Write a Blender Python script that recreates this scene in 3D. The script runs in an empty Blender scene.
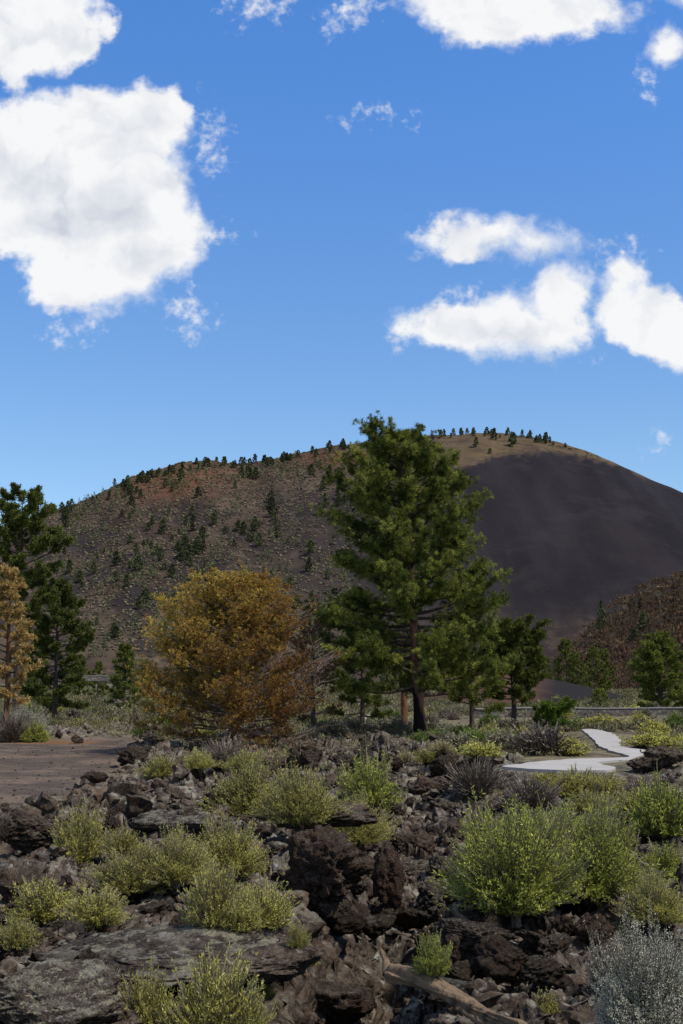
import bpy, bmesh, math, random
import numpy as np
from mathutils import Vector, Matrix
random.seed(7); RNG = np.random.default_rng(11)
SC = bpy.context.scene; COL = SC.collection
# ------------------------------------------------------------------ camera
F = 1300.0; W_, H_ = 683, 1024; HOR = 680.0; CZ = 2.2
PITCH = math.atan((HOR-512)/F)
cam = bpy.data.objects.new('camera', bpy.data.cameras.new('camera')); COL.objects.link(cam)
cam.data.sensor_fit = 'VERTICAL'; cam.data.sensor_height = 36; cam.data.lens = 36*F/H_
cam.data.clip_start = 0.1; cam.data.clip_end = 20000
cam.location = (0, 0, CZ); cam.rotation_euler = (math.pi/2+PITCH, 0, 0)
SC.camera = cam
SC.render.resolution_x = W_; SC.render.resolution_y = H_
SC.view_settings.view_transform = 'Standard'; SC.view_settings.look = 'None'
SC.view_settings.exposure = 0.0; SC.view_settings.gamma = 1
def ray(px, py):
    xc = (px-W_/2)/F; yc = (H_/2-py)/F
    return np.array([xc, math.cos(PITCH)-yc*math.sin(PITCH), math.sin(PITCH)+yc*math.cos(PITCH)])
def at_dist(px, py, d):
    r = ray(px, py); r = r*(d/r[1]); return np.array([r[0], r[1], r[2]+CZ])
def pix(X, Y, Z):
    dy = Y; dz = Z-CZ
    fw = dy*math.cos(PITCH)+dz*math.sin(PITCH); up = -dy*math.sin(PITCH)+dz*math.cos(PITCH)
    return W_/2+F*X/fw, H_/2-F*up/fw
# ------------------------------------------------------------------ sky and sun
SUN_EL, SUN_AZ = 56, 118
world = bpy.data.worlds.new('World'); SC.world = world; world.use_nodes = True
class NT:
    def __init__(s, tree): s.t = tree; s.n = tree.nodes; s.l = tree.links
    def new(s, typ, **kw):
        n = s.n.new(typ)
        for k, v in kw.items(): setattr(n, k, v)
        return n
    def put(s, sock, v):
        if hasattr(v, 'is_output') or isinstance(v, bpy.types.NodeSocket): s.l.new(v, sock)
        elif v is not None: sock.default_value = v
    def math(s, op, a, b=None, c=None, clamp=False):
        n = s.new('ShaderNodeMath', operation=op, use_clamp=clamp)
        s.put(n.inputs[0], a)
        if b is not None: s.put(n.inputs[1], b)
        if c is not None: s.put(n.inputs[2], c)
        return n.outputs[0]
    def vm(s, op, a, b=None, out=0):
        n = s.new('ShaderNodeVectorMath', operation=op); s.put(n.inputs[0], a)
        if b is not None:
            if op == 'SCALE': s.put(n.inputs[3], b)
            else: s.put(n.inputs[1], b)
        return n.outputs[out]
    def noise(s, vec, scale, detail=4, rough=0.5, out=0, dist=0.0):
        n = s.new('ShaderNodeTexNoise'); s.put(n.inputs['Vector'], vec)
        n.inputs['Scale'].default_value = scale; n.inputs['Detail'].default_value = detail
        n.inputs['Roughness'].default_value = rough; n.inputs['Distortion'].default_value = dist
        return n.outputs[out]
    def voro(s, vec, scale, out=0, feature='F1', rnd=1.0):
        n = s.new('ShaderNodeTexVoronoi', feature=feature); s.put(n.inputs['Vector'], vec)
        n.inputs['Scale'].default_value = scale; n.inputs['Randomness'].default_value = rnd
        return n.outputs[out]
    def ss(s, v, lo, hi, a=0.0, b=1.0):
        n = s.new('ShaderNodeMapRange', interpolation_type='SMOOTHSTEP'); s.put(n.inputs[0], v)
        for i, q in zip((1, 2, 3, 4), (lo, hi, a, b)): s.put(n.inputs[i], q)
        return n.outputs[0]
    def mix(s, f, a, b, mode='MIX'):
        n = s.new('ShaderNodeMix', data_type='RGBA', blend_type=mode); s.put(n.inputs[0], f)
        s.put(n.inputs[6], a if not isinstance(a, tuple) else (*a, 1)); s.put(n.inputs[7], b if not isinstance(b, tuple) else (*b, 1))
        return n.outputs[2]
w = NT(world.node_tree); w.n.clear()
sky = w.new('ShaderNodeTexSky', sky_type='NISHITA', sun_disc=False)
sky.sun_elevation = math.radians(SUN_EL); sky.sun_rotation = math.radians(SUN_AZ)
sky.altitude = 2100; sky.air_density = 1.0; sky.dust_density = 0.6; sky.ozone_density = 2.0
tc = w.new('ShaderNodeTexCoord'); sep = w.new('ShaderNodeSeparateXYZ'); w.l.new(tc.outputs['Generated'], sep.inputs[0])
yy = w.math('MAXIMUM', sep.outputs[1], 0.05)
cmb = w.new('ShaderNodeCombineXYZ')
w.l.new(w.math('MULTIPLY', w.math('DIVIDE', sep.outputs[0], yy), 10), cmb.inputs[0])
w.l.new(w.math('MULTIPLY', w.math('DIVIDE', sep.outputs[2], yy), 10), cmb.inputs[1])
P0 = cmb.outputs[0]
skyc = w.mix(1.0, sky.outputs[0], w.mix(w.ss(sep.outputs[2], 0.08, 0.55), (1.12, 1.26, 1.30), (0.84, 1.50, 2.12)), 'MULTIPLY')
def warp(P, sc, amp, detail, off=0.0):
    nv = w.noise(w.vm('ADD', P, (off, off*1.7, 3.1)), sc, detail, 0.55, out=1)
    d = w.vm('SCALE', w.vm('SUBTRACT', nv, (0.5, 0.5, 0.5)), amp)
    return w.vm('ADD', P, d)
P1 = warp(warp(P0, 1.3, 0.34, 2), 4.5, 0.22, 6, 5.0)
# cloud lobes: pixel-measured directions (px, py, rx, ry) turned into sky directions
def lobes(lst, P):
    out = None
    for (px, py, rx, ry) in lst:
        r = ray(px, py); c = (10*r[0]/r[1], 10*r[2]/r[1], 0)
        sx, sy = rx/F*10, ry/F*10
        d = w.vm('SUBTRACT', P, c); m = min(sx, sy)
        d = w.vm('MULTIPLY', d, (1/sx, 1/sy, 0))
        v = w.math('MULTIPLY', w.math('SUBTRACT', 1.0, w.vm('LENGTH', d, out=1)), m)
        out = v if out is None else w.math('SMOOTH_MAX', out, v, 0.10)
    return out
dense = [(70,140,105,60),(30,190,70,75),(110,200,85,75),(95,265,78,52),(150,240,60,50),(140,130,50,48),(34,22,80,58),(10,70,18,14),
         (482,238,60,23),(533,244,44,18),(447,323,54,20),(505,325,62,33),(560,294,33,38),(545,332,54,27),
         (643,316,42,38),(672,338,36,36),(622,280,22,30),(520,8,118,40),(440,2,40,14),(670,44,26,22),(300,-60,200,40),(700,-30,60,40)]
wisp = [(255,5,30,18),(352,15,28,20),(208,140,15,34),(378,115,21,9),(618,258,26,18),(186,318,20,18),(76,327,16,8),
        (405,335,15,10),(665,443,8,6),(578,355,8,6),(210,238,18,10),(470,300,30,14),(645,78,10,12)]
fd = lobes(dense, P1); fw = lobes(wisp, P1)
nb = w.noise(P0, 5.5, 7, 0.56); nb2 = w.noise(w.vm('ADD', P0, (9, 4, 2)), 14.0, 6, 0.6)
f1 = w.math('ADD', fd, w.math('MULTIPLY', w.math('SUBTRACT', nb, 0.5), 0.24))
f1 = w.math('ADD', f1, w.math('MULTIPLY', w.math('SUBTRACT', nb2, 0.5), 0.06))
a1 = w.ss(f1, -0.06, w.ss(w.noise(P0, 0.9, 3, 0.5), 0.35, 0.65, 0.02, 0.16))
f2 = w.math('ADD', fw, w.math('MULTIPLY', w.math('SUBTRACT', nb, 0.52), 0.6))
f2 = w.math('ADD', f2, w.math('MULTIPLY', w.math('SUBTRACT', nb2, 0.5), 0.45))
a2 = w.ss(f2, -0.06, 0.24, 0, 0.85)
front = w.ss(sep.outputs[1], 0.06, 0.2)
a3 = w.math('MULTIPLY', w.ss(w.noise(tc.outputs['Generated'], 2.6, 6, 0.6), 0.50, 0.58), w.math('MAXIMUM', w.ss(sep.outputs[2], 0.56, 0.66), w.math('MULTIPLY', w.ss(sep.outputs[1], 0.05, -0.15), w.ss(sep.outputs[2], 0.05, 0.2))))  # unseen clouds overhead and behind, added to whiten the ambient light
alpha = w.math('MAXIMUM', w.math('MULTIPLY', w.math('MAXIMUM', a1, a2), front), a3)
# billow light and grey hearts
lowA = w.noise(P1, 2.1, 5, 0.55); lowB = w.noise(w.vm('ADD', P1, (0.16, 0.20, 0)), 2.1, 5, 0.55)
bil = w.math('MULTIPLY', w.math('SUBTRACT', lowA, lowB), 1.7)
fh = lobes([(85,215,85,42),(30,180,60,30),(120,150,40,30),(150,250,40,18),(20,40,50,16),(500,330,50,12),(650,330,24,12),(480,250,34,7),(530,20,60,12)], P1)
heart = w.math('MULTIPLY', w.math('ADD', w.math('MULTIPLY', w.ss(fh, -0.12, 0.22), 0.75), w.math('MULTIPLY', w.ss(f1, 0.12, 0.6), 0.18)), w.ss(w.noise(P1, 1.1, 5, 0.5), 0.30, 0.62, 0.45, 1.0))
br = w.math('SUBTRACT', w.math('ADD', 1.0, w.math('MULTIPLY', bil, 0.9)), w.math('MULTIPLY', heart, 0.6), clamp=True)
ccol = w.mix(br, (0.50, 0.56, 0.67), (0.93, 0.935, 0.945))
bg1 = w.new('ShaderNodeBackground'); w.l.new(skyc, bg1.inputs[0]); bg1.inputs[1].default_value = 0.115
bg2 = w.new('ShaderNodeBackground'); w.l.new(ccol, bg2.inputs[0]); bg2.inputs[1].default_value = 1.0
mx = w.new('ShaderNodeMixShader'); w.l.new(alpha, mx.inputs[0]); w.l.new(bg1.outputs[0], mx.inputs[1]); w.l.new(bg2.outputs[0], mx.inputs[2])
wo = w.new('ShaderNodeOutputWorld'); w.l.new(mx.outputs[0], wo.inputs[0])
sl = bpy.data.lights.new('sun', 'SUN'); sl.energy = 4.7; sl.angle = math.radians(2.5); sl.color = (1.0, 0.92, 0.79)
sun = bpy.data.objects.new('sun', sl); COL.objects.link(sun); sun.location = (30, -20, 60)
sdir = Vector((math.sin(math.radians(SUN_AZ))*math.cos(math.radians(SUN_EL)), math.cos(math.radians(SUN_AZ))*math.cos(math.radians(SUN_EL)), math.sin(math.radians(SUN_EL))))
sun.rotation_euler = sdir.to_track_quat('Z', 'Y').to_euler()
# ------------------------------------------------------------------ numpy noise
_perm = np.random.default_rng(3).permutation(256); _perm = np.concatenate([_perm]*3)
_grad = np.random.default_rng(4).normal(size=(256, 3)); _grad /= np.linalg.norm(_grad, axis=1)[:, None]
def perlin(x, y, z=0.0):
    x, y, z = np.broadcast_arrays(np.asarray(x, float), np.asarray(y, float), np.asarray(z, float))
    xi = np.floor(x).astype(int); yi = np.floor(y).astype(int); zi = np.floor(z).astype(int)
    xf, yf, zf = x-xi, y-yi, z-zi
    u, v, q = [t*t*t*(t*(t*6-15)+10) for t in (xf, yf, zf)]
    def g(i, j, k):
        h = _perm[(_perm[(_perm[(xi+i) & 255]+yi+j) & 255]+zi+k) & 255]
        gr = _grad[h]; return gr[..., 0]*(xf-i)+gr[..., 1]*(yf-j)+gr[..., 2]*(zf-k)
    L = lambda a, b, t: a+(b-a)*t
    return L(L(L(g(0,0,0), g(1,0,0), u), L(g(0,1,0), g(1,1,0), u), v), L(L(g(0,0,1), g(1,0,1), u), L(g(0,1,1), g(1,1,1), u), v), q)*1.5
def fbm(x, y, z=0.0, oct=4, g=0.5):
    s = 0; a = 1
    for i in range(oct): s = s+a*perlin(x*2**i+i*17.3, y*2**i+i*5.1, np.asarray(z)*2**i); a *= g
    return s
def _h(ix, iy, k):
    v = np.sin(ix*127.1+iy*311.7+k*74.7)*43758.5453; return v-np.floor(v)
def cells(x, y, seed):
    """blocky plates: random height, tilt, and crevice at the borders"""
    ix = np.floor(x); iy = np.floor(y)
    d1 = np.full(x.shape, 9.0); d2 = np.full(x.shape, 9.0); hh = np.zeros(x.shape)
    for i in (-1, 0, 1):
        for j in (-1, 0, 1):
            cx = ix+i; cy = iy+j
            ox = cx+_h(cx, cy, seed); oy = cy+_h(cx, cy, seed+1)
            dx = x-ox; dy = y-oy; d = np.hypot(dx, dy)
            h = (_h(cx, cy, seed+2)-0.5)+dx*(_h(cx, cy, seed+3)-0.5)*1.3+dy*(_h(cx, cy, seed+4)-0.5)*1.3
            near = d < d1
            d2 = np.where(near, d1, np.minimum(d2, d)); hh = np.where(near, h, hh); d1 = np.where(near, d, d1)
    return hh, np.clip((d2-d1)/0.22, 0, 1)
def sst(v, a, b):
    t = np.clip((v-a)/(b-a), 0, 1); return t*t*(3-2*t)
# ------------------------------------------------------------------ path outline (on the ground)
def gnd(px, py, z): r = ray(px, py); k = (z-CZ)/r[2]; return (r[0]*k, r[1]*k)
PATHZ = 0.06
path_px = [(503,766),(530,762.5),(556,760),(585,758.2),(615,757.6),(630,756.6),(622,753.5),(606,749),(597,743.5),(592,738),(587,733),(582,729.5),
           (590,729),(600,730),(611,733),(618,737),(621,741),(619,745),(628,747.5),(642,749.3),(657,751),(662,753),(652,756),(636,758.8),(612,760.5),(600,762.2),(603,764.5),(617,767),(612,769.6),(590,770.2),(560,770),(530,768.6)]
path_w = [gnd(x, y, PATHZ) for x, y in path_px]
def smooth_poly(p, n=4):
    p = np.array(p); out = []
    for i in range(len(p)):
        a, b, c, d = p[i-1], p[i], p[(i+1) % len(p)], p[(i+2) % len(p)]
        for k in range(n):
            t = k/n; out.append(0.5*((2*b)+(-a+c)*t+(2*a-5*b+4*c-d)*t*t+(-a+3*b-3*c+d)*t**3))
    return np.array(out)
path_w = smooth_poly(path_w, 8)
path_w = path_w+np.stack([perlin(path_w[:, 0]*1.7, path_w[:, 1]*1.1, 3), perlin(path_w[:, 0]*1.7, path_w[:, 1]*1.1, 9)], 1)*0.12
def path_dist(X, Y):
    """signed distance (negative inside)"""
    X = np.asarray(X, float); Y = np.asarray(Y, float)
    best = np.full(X.shape, 1e9); inside = np.zeros(X.shape, bool)
    n = len(path_w)
    for i in range(n):
        ax, ay = path_w[i]; bx, by = path_w[(i+1) % n]
        vx, vy = bx-ax, by-ay; L = vx*vx+vy*vy+1e-12
        t = np.clip(((X-ax)*vx+(Y-ay)*vy)/L, 0, 1)
        best = np.minimum(best, np.hypot(X-ax-t*vx, Y-ay-t*vy))
        c = ((ay > Y) != (by > Y))
        inside ^= c & (X < (bx-ax)*(Y-ay)/((by-ay) if abs(by-ay) > 1e-9 else 1e-9)+ax)
    return np.where(inside, -best, best)
def path_near(X, Y):
    d = np.full(np.shape(X), 9.0)
    m = (np.asarray(Y) > 26) & (np.asarray(Y) < 66) & (np.asarray(X) > 0)
    if np.any(m): d[m] = path_dist(np.asarray(X)[m], np.asarray(Y)[m])
    return d
# ------------------------------------------------------------------ ground shape
def gravel_mask(X, Y):
    e = np.interp(Y, [18, 21, 23, 26, 30, 36, 44, 52, 58], [-9, -5.6, -4.9, -4.75, -5.1, -5.9, -6.3, -7.6, -9])
    wob = 0.7*perlin(X/1.6, Y/2.3, 5.5)+0.25*perlin(X/0.5, Y/0.5, 2.2)
    wob = wob+0.5*perlin(X*1.3, Y*0.9, 8.1)+0.22*perlin(X*4, Y*3, 1.1)
    s = sst(e-X+wob, -0.7, 0.9)
    return s*sst(Y+wob*1.3, 20.3, 21.8)*sst(-(Y+wob*2), -55, -50)
def lava_mask(X, Y):
    edge = 46+3*perlin(X/5, 3.3)+np.clip(-X-3, 0, 8)*1.2-np.clip(X-2.2, 0, 4)*3.4
    m = sst(-(Y-edge+3*perlin(X/2.2, Y/3.0, 9.0)), -2.5, 1.5)
    patches = sst(perlin(X/3.5, Y/6.5, 21.0)+0.35*perlin(X/0.9, Y/1.5, 4.0), 0.16-0.22*sst(-X, 2, 8), 0.34-0.22*sst(-X, 2, 8))*sst(Y, 40, 44)*sst(-Y, -95, -80)
    return np.clip(np.maximum(m, patches*0.8), 0, 1)*(1-gravel_mask(X, Y))
def ravine(X, Y):
    c = np.interp(Y, [5, 8, 10, 12, 15, 19, 28, 36], [-0.7, -0.45, -0.1, 0.3, 0.62, 1.05, 1.15, 1.3])+0.18*perlin(Y/1.7, 4.4)
    wd = np.interp(Y, [5, 9, 13, 18, 25, 36], [0.75, 0.62, 0.55, 0.85, 1.8, 2.6])
    dp = np.interp(Y, [4, 8, 10, 14, 20, 28, 37], [0.5, 0.65, 1.0, 1.4, 1.25, 0.8, 0.0])
    t = np.abs(X-c)/wd
    return dp*np.exp(-t**3)
def base_h(X, Y):
    h = 0.16*perlin(X/5.5, Y/7.0, 1.0)+0.10*perlin(X/2.1, Y/2.6, 7.0)*sst(-Y, -70, -45)
    h = h-ravine(X, Y)
    h = h+0.30*np.exp(-(((X-1.6)/4.5)**2+((Y-44)/6.5)**2))
    h = h-0.30*np.exp(-(((X-6.2)/3.0)**2+((Y-27.5)/4.5)**2))-0.18*np.exp(-(((X-4)/2.0)**2+((Y-24)/4)**2))
    h = h+0.35*np.exp(-(((X-9.3)/1.4)**2+((Y-33)/4.5)**2))
    h = h-0.15*np.exp(-(((X+5)/3)**2+((Y-19)/2.5)**2))
    h = h-0.25*sst(Y, 44, 49)*sst(X, 3, 5)*sst(-Y, -70, -62)
    h = h-1.15*np.exp(-(((X+0.38)/0.78)**4+((Y-9.75)/0.80)**4))
    g = gravel_mask(X, Y); h = h*(1-0.85*g)-0.05*g
    return h
def ground_h(X, Y, detail=True):
    X = np.asarray(X, float); Y = np.asarray(Y, float); sh = X.shape; X = np.atleast_1d(X); Y = np.atleast_1d(Y)
    h = base_h(X, Y); lv = lava_mask(X, Y)
    if detail:
        wx = X+0.10*perlin(X*2.3, Y*2.3, 3)+0.03*perlin(X*9, Y*9, 1); wy = Y+0.10*perlin(X*2.3, Y*2.3, 13)+0.03*perlin(X*9, Y*9, 6)
        c1, e1 = cells(wx/1.15, wy/1.25, 1); c2, e2 = cells(wx/0.42+7, wy/0.42, 11); c3, e3 = cells(wx/0.16, wy/0.16+3, 23)
        rough = 0.75+0.5*perlin(X/3, Y/3, 30)
        calm = 1-0.55*np.exp(-(((X-6.0)/2.6)**2+((Y-28)/5)**2))
        a = lv*calm*np.clip(rough, 0.4, 1.3)
        h = h+a*(0.42*c1*e1-0.14*(1-e1)+0.30*c2*e2-0.08*(1-e2)+0.075*c3*e3-0.018*(1-e3))
        h = h+a*0.10*fbm(X*4, Y*4, 0.5, 5, 0.62)
        h = h+(1-lv)*(0.018*perlin(X*3, Y*3, 2)+0.03*perlin(X*0.9, Y*0.9, 8)*(1-gravel_mask(X, Y)))
    qx = W_/2+F*X/np.maximum(Y, 1)
    cl = sst(qx, 470, 500)*sst(-qx, -668, -635)*sst(Y, 15, 20)*sst(-Y, -32.5, -31)
    h = np.where(cl > 0, h*(1-cl)+cl*np.minimum(h, CZ-0.0735*Y), h)
    pd = path_near(X, Y)
    t = sst(pd, 0.0, 0.9); flat = 0.0
    h = np.where(pd < 0.9, flat*(1-t)+h*t, h)
    h = h+sst(Y, 150, 700)*0.0
    return h.reshape(sh)
# ------------------------------------------------------------------ mesh helpers
def mesh_np(name, V, Fc, attrs=None, smooth=False):
    V = np.asarray(V, np.float32); Fc = np.asarray(Fc, np.int32); n = Fc.shape[1]
    me = bpy.data.meshes.new(name)
    me.vertices.add(len(V)); me.vertices.foreach_set('co', V.ravel())
    me.loops.add(Fc.size); me.loops.foreach_set('vertex_index', Fc.ravel())
    me.polygons.add(len(Fc)); me.polygons.foreach_set('loop_start', np.arange(0, Fc.size, n, dtype=np.int32))
    me.polygons.foreach_set('use_smooth', np.full(len(Fc), smooth))
    me.update(calc_edges=True)
    for k, v in (attrs or {}).items():
        a = me.attributes.new(k, 'FLOAT', 'POINT'); a.data.foreach_set('value', np.asarray(v, np.float32).ravel())
    return me
def link(name, me, mat=None, parent=None):
    o = bpy.data.objects.new(name, me); COL.objects.link(o)
    if mat and not me.materials: me.materials.append(mat)
    if parent: o.parent = parent
    return o
def tag(o, label=None, cat=None, group=None, kind=None):
    if label: o['label'] = label
    if cat: o['category'] = cat
    if group: o['group'] = group
    if kind: o['kind'] = kind
    return o
def empty(name, loc, rz=0, sc=1):
    o = bpy.data.objects.new(name, None); COL.objects.link(o); o.empty_display_size = 0.1
    o.location = loc; o.rotation_euler = (0, 0, rz); o.scale = (sc,)*3 if not hasattr(sc, '__len__') else sc; return o
def copy_tree(o, parent=None):
    c = o.copy(); COL.objects.link(c)
    if parent: c.parent = parent
    for ch in list(o.children): copy_tree(ch, c)
    return c
class Geo:
    """collects quads (tris as degenerate avoided: uses tri arrays)"""
    def __init__(s): s.V = []; s.T = []; s.n = 0; s.A = []
    def add(s, V, T, a=0.0):
        V = np.asarray(V, float); s.V.append(V); s.T.append(np.asarray(T)+s.n); s.n += len(V)
        s.A.append(np.full(len(V), a) if np.isscalar(a) else np.asarray(a))
    def tube(s, P, R, k=7, a=0.0, cap=True):
        P = np.asarray(P, float); R = np.asarray(R, float); m = len(P)
        T = np.gradient(P, axis=0); T /= np.linalg.norm(T, axis=1)[:, None]+1e-9
        ref = np.array([0, 0, 1.0]) if abs(T[0][2]) < 0.8 else np.array([1.0, 0, 0])
        U = np.cross(T, ref); U /= np.linalg.norm(U, axis=1)[:, None]+1e-9; B = np.cross(T, U)
        an = np.arange(k)/k*2*np.pi
        V = P[:, None]+R[:, None, None]*(np.cos(an)[None, :, None]*U[:, None]+np.sin(an)[None, :, None]*B[:, None])
        V = V.reshape(-1, 3); i = np.arange(m-1)[:, None]*k; j = np.arange(k)[None]; j2 = (j+1) % k
        q = np.stack([i+j, i+j2, i+k+j2, i+k+j], -1).reshape(-1, 4)
        T3 = np.concatenate([q[:, [0, 1, 2]], q[:, [0, 2, 3]]])
        s.add(V, T3, a)
    def mesh(s, name, smooth=False):
        return mesh_np(name, np.concatenate(s.V), np.concatenate(s.T), {'tint': np.concatenate(s.A)}, smooth)
def unit(v): return v/(np.linalg.norm(v, axis=-1, keepdims=True)+1e-9)
def blades(g, C, D, n, L, Wd, spread, rng, tint, curve=0.0):
    """n thin leaf triangles fanned from every centre C along D"""
    N = len(C); C = np.repeat(C, n, 0); D = np.repeat(D, n, 0); tt = np.repeat(tint, n)
    d = unit(D+spread*rng.normal(size=(N*n, 3))); side = unit(np.cross(d, rng.normal(size=(N*n, 3))))
    L = L*rng.uniform(0.6, 1.2, (N*n, 1)); wd = Wd*rng.uniform(0.7, 1.3, (N*n, 1))
    a = C-side*wd/2; b = C+side*wd/2; t = C+d*L
    m = C+d*L*0.55+side*wd*0.8; m2 = C+d*L*0.55-side*wd*0.8
    V = np.stack([C, m, t, m2], 1).reshape(-1, 3)
    k = np.arange(N*n)[:, None]*4
    T = np.concatenate([k+np.array([[0, 1, 2]]), k+np.array([[0, 2, 3]])])
    g.add(V, T, np.repeat(tt+rng.normal(0, 0.06, N*n), 4))
# ------------------------------------------------------------------ materials
def mat(name):
    m = bpy.data.materials.new(name); m.use_nodes = True; t = NT(m.node_tree); t.n.clear()
    b = t.new('ShaderNodeBsdfPrincipled'); o = t.new('ShaderNodeOutputMaterial'); t.l.new(b.outputs[0], o.inputs[0])
    b.inputs['Specular IOR Level'].default_value = 0.06; b.inputs['Roughness'].default_value = 1.0
    return m, t, b, o
def attr(t, name): n = t.new('ShaderNodeAttribute', attribute_name=name); return n.outputs['Fac']
def bump(t, b, h, strength, dist=0.02):
    n = t.new('ShaderNodeBump'); n.inputs['Strength'].default_value = strength; n.inputs['Distance'].default_value = dist
    t.put(n.inputs['Height'], h); t.l.new(n.outputs[0], b.inputs['Normal'])
def lava_color(t, P, upz, warm=0.0, lich=1.0):
    n1 = t.noise(P, 0.9, 5, 0.6); n2 = t.noise(P, 6, 6, 0.65); n3 = t.noise(P, 28, 4, 0.7)
    c = t.mix(t.ss(n2, 0.34, 0.66), (0.020, 0.0155, 0.0125), (0.088, 0.069, 0.053))
    c = t.mix(t.math('MULTIPLY', t.ss(n3, 0.50, 0.72), 0.6), c, (0.150, 0.125, 0.100))
    rust = t.math('MULTIPLY', t.ss(t.noise(P, 1.7, 5, 0.6, dist=0.6), 0.55-warm, 0.68-warm), 0.75)
    c = t.mix(t.math('MULTIPLY', rust, 0.5), c, (0.085, 0.053, 0.038))
    li = t.math('MULTIPLY', t.ss(upz, 0.45, 0.9), t.ss(t.noise(P, 3.3, 8, 0.72), 0.46, 0.60))
    li = t.math('MULTIPLY', li, t.ss(n1, 0.35, 0.6, 0.35, 1.0))
    c = t.mix(t.math('MULTIPLY', li, 0.75*lich), c, (0.235, 0.225, 0.175))
    li2 = t.math('MULTIPLY', t.ss(upz, 0.3, 0.9), t.ss(t.noise(P, 9.0, 6, 0.7), 0.56, 0.66))
    c = t.mix(t.math('MULTIPLY', li2, 0.6*lich), c, (0.33, 0.32, 0.30))
    return c
def geo_pos(t):
    g = t.new('ShaderNodeNewGeometry'); s = t.new('ShaderNodeSeparateXYZ'); t.l.new(g.outputs['Normal'], s.inputs[0])
    return g.outputs['Position'], s.outputs[2]
M = {}
m, t, b, o = mat('ground'); Pw, uz = geo_pos(t)
lc = lava_color(t, Pw, uz)
gr = t.mix(t.ss(t.noise(Pw, 0.9, 8, 0.7), 0.38, 0.62), (0.078, 0.058, 0.043), (0.150, 0.112, 0.080))
gr = t.mix(t.math('MULTIPLY', t.ss(t.noise(Pw, 0.45, 3, 0.5), 0.50, 0.62), 0.65), gr, (0.24, 0.165, 0.115))
gr = t.mix(t.ss(t.voro(Pw, 9), 0.1, 0.45), gr, t.mix(0.5, gr, (0.05, 0.042, 0.038)))
so = t.mix(t.ss(t.noise(Pw, 0.8, 6, 0.65), 0.40, 0.62), (0.085, 0.070, 0.048), (0.19, 0.165, 0.10))
so = t.mix(t.math('MULTIPLY', t.ss(t.noise(Pw, 0.35, 5, 0.6), 0.52, 0.64), 0.8), so, (0.10, 0.115, 0.045))
so = t.mix(t.math('MULTIPLY', t.ss(t.noise(Pw, 3.5, 5, 0.7), 0.5, 0.7), 0.6), so, (0.06, 0.05, 0.043))
gr = t.mix(t.math('MULTIPLY', t.ss(t.noise(Pw, 14, 4, 0.75), 0.52, 0.68), 0.55), gr, (0.045, 0.036, 0.031))
gr = t.mix(t.math('MULTIPLY', t.ss(t.noise(Pw, 17, 3, 0.8), 0.60, 0.70), 0.6), gr, (0.30, 0.25, 0.20))
ga = attr(t, 'gravel'); gr = t.mix(t.math('MULTIPLY', t.ss(ga, 0.98, 0.6), 0.75), gr, t.mix(t.noise(Pw, 8, 5, 0.7), (0.10, 0.068, 0.042), (0.27, 0.20, 0.135)))
c = t.mix(ga, so, gr); c = t.mix(attr(t, 'lava'), c, lc)
c = t.mix(t.math('MULTIPLY', attr(t, 'litter'), 0.8), c, t.mix(t.noise(Pw, 9, 3), (0.10, 0.05, 0.022), (0.26, 0.125, 0.045)))
t.l.new(c, b.inputs[0])
bump(t, b, t.math('ADD', t.noise(Pw, 22, 8, 0.7), t.math('MULTIPLY', t.voro(Pw, 30), 0.5)), 0.7, 0.03); M['ground'] = m
def rock_mat(name, warm, lich, grey=None, gf=0.0):
    m, t, b, o = mat(name); tc = t.new('ShaderNodeTexCoord'); P = tc.outputs['Object']; _, uz = geo_pos(t)
    info = t.new('ShaderNodeObjectInfo'); P = t.vm('ADD', P, t.vm('SCALE', info.outputs['Location'], 3.7))
    c = lava_color(t, P, uz, warm, lich)
    if grey: c = t.mix(gf, c, grey)
    if name == 'lichen_slab':
        q = t.vm('ADD', P, t.vm('SCALE', t.noise(P, 5.0, 4, 0.6, out=1), 0.35))
        sp = t.math('MULTIPLY', t.ss(t.voro(q, 5.5), 0.42, 0.30), t.ss(t.noise(P, 12, 6, 0.75), 0.40, 0.55))
        c = t.mix(t.math('MULTIPLY', t.math('MULTIPLY', sp, t.ss(uz, 0.2, 0.7)), 0.8), c, (0.27, 0.265, 0.185))
        c = t.mix(t.math('MULTIPLY', t.ss(t.noise(P, 19, 5, 0.8), 0.57, 0.64), 0.8), c, (0.022, 0.02, 0.018))
    c = t.mix(1.0, c, t.mix(info.outputs['Random'], (0.75, 0.74, 0.74), (1.25, 1.2, 1.15)), 'MULTIPLY')
    t.l.new(c, b.inputs[0])
    hgt = t.math('ADD', t.noise(P, 11, 10, 0.72), t.math('MULTIPLY', t.voro(P, 26), 0.45))
    bump(t, b, hgt, 1.0, 0.07); return m
M['lava'] = rock_mat('lava_rock', 0.0, 0.7); M['slab'] = rock_mat('lichen_slab', -0.03, 1.3, (0.12, 0.108, 0.09), 0.15); M['rust'] = rock_mat('rusty_lava', 0.10, 0.6, (0.10, 0.065, 0.048), 0.25)
m, t, b, o = mat('rubble'); Pw, uz = geo_pos(t)
c = lava_color(t, Pw, uz, -0.01, 0.75); c = t.mix(1.0, c, t.mix(attr(t, 'tint'), (0.6, 0.58, 0.57), (1.45, 1.38, 1.3)), 'MULTIPLY')
t.l.new(c, b.inputs[0]); bump(t, b, t.noise(Pw, 30, 8, 0.75), 0.9, 0.03); M['rubble'] = m
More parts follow.
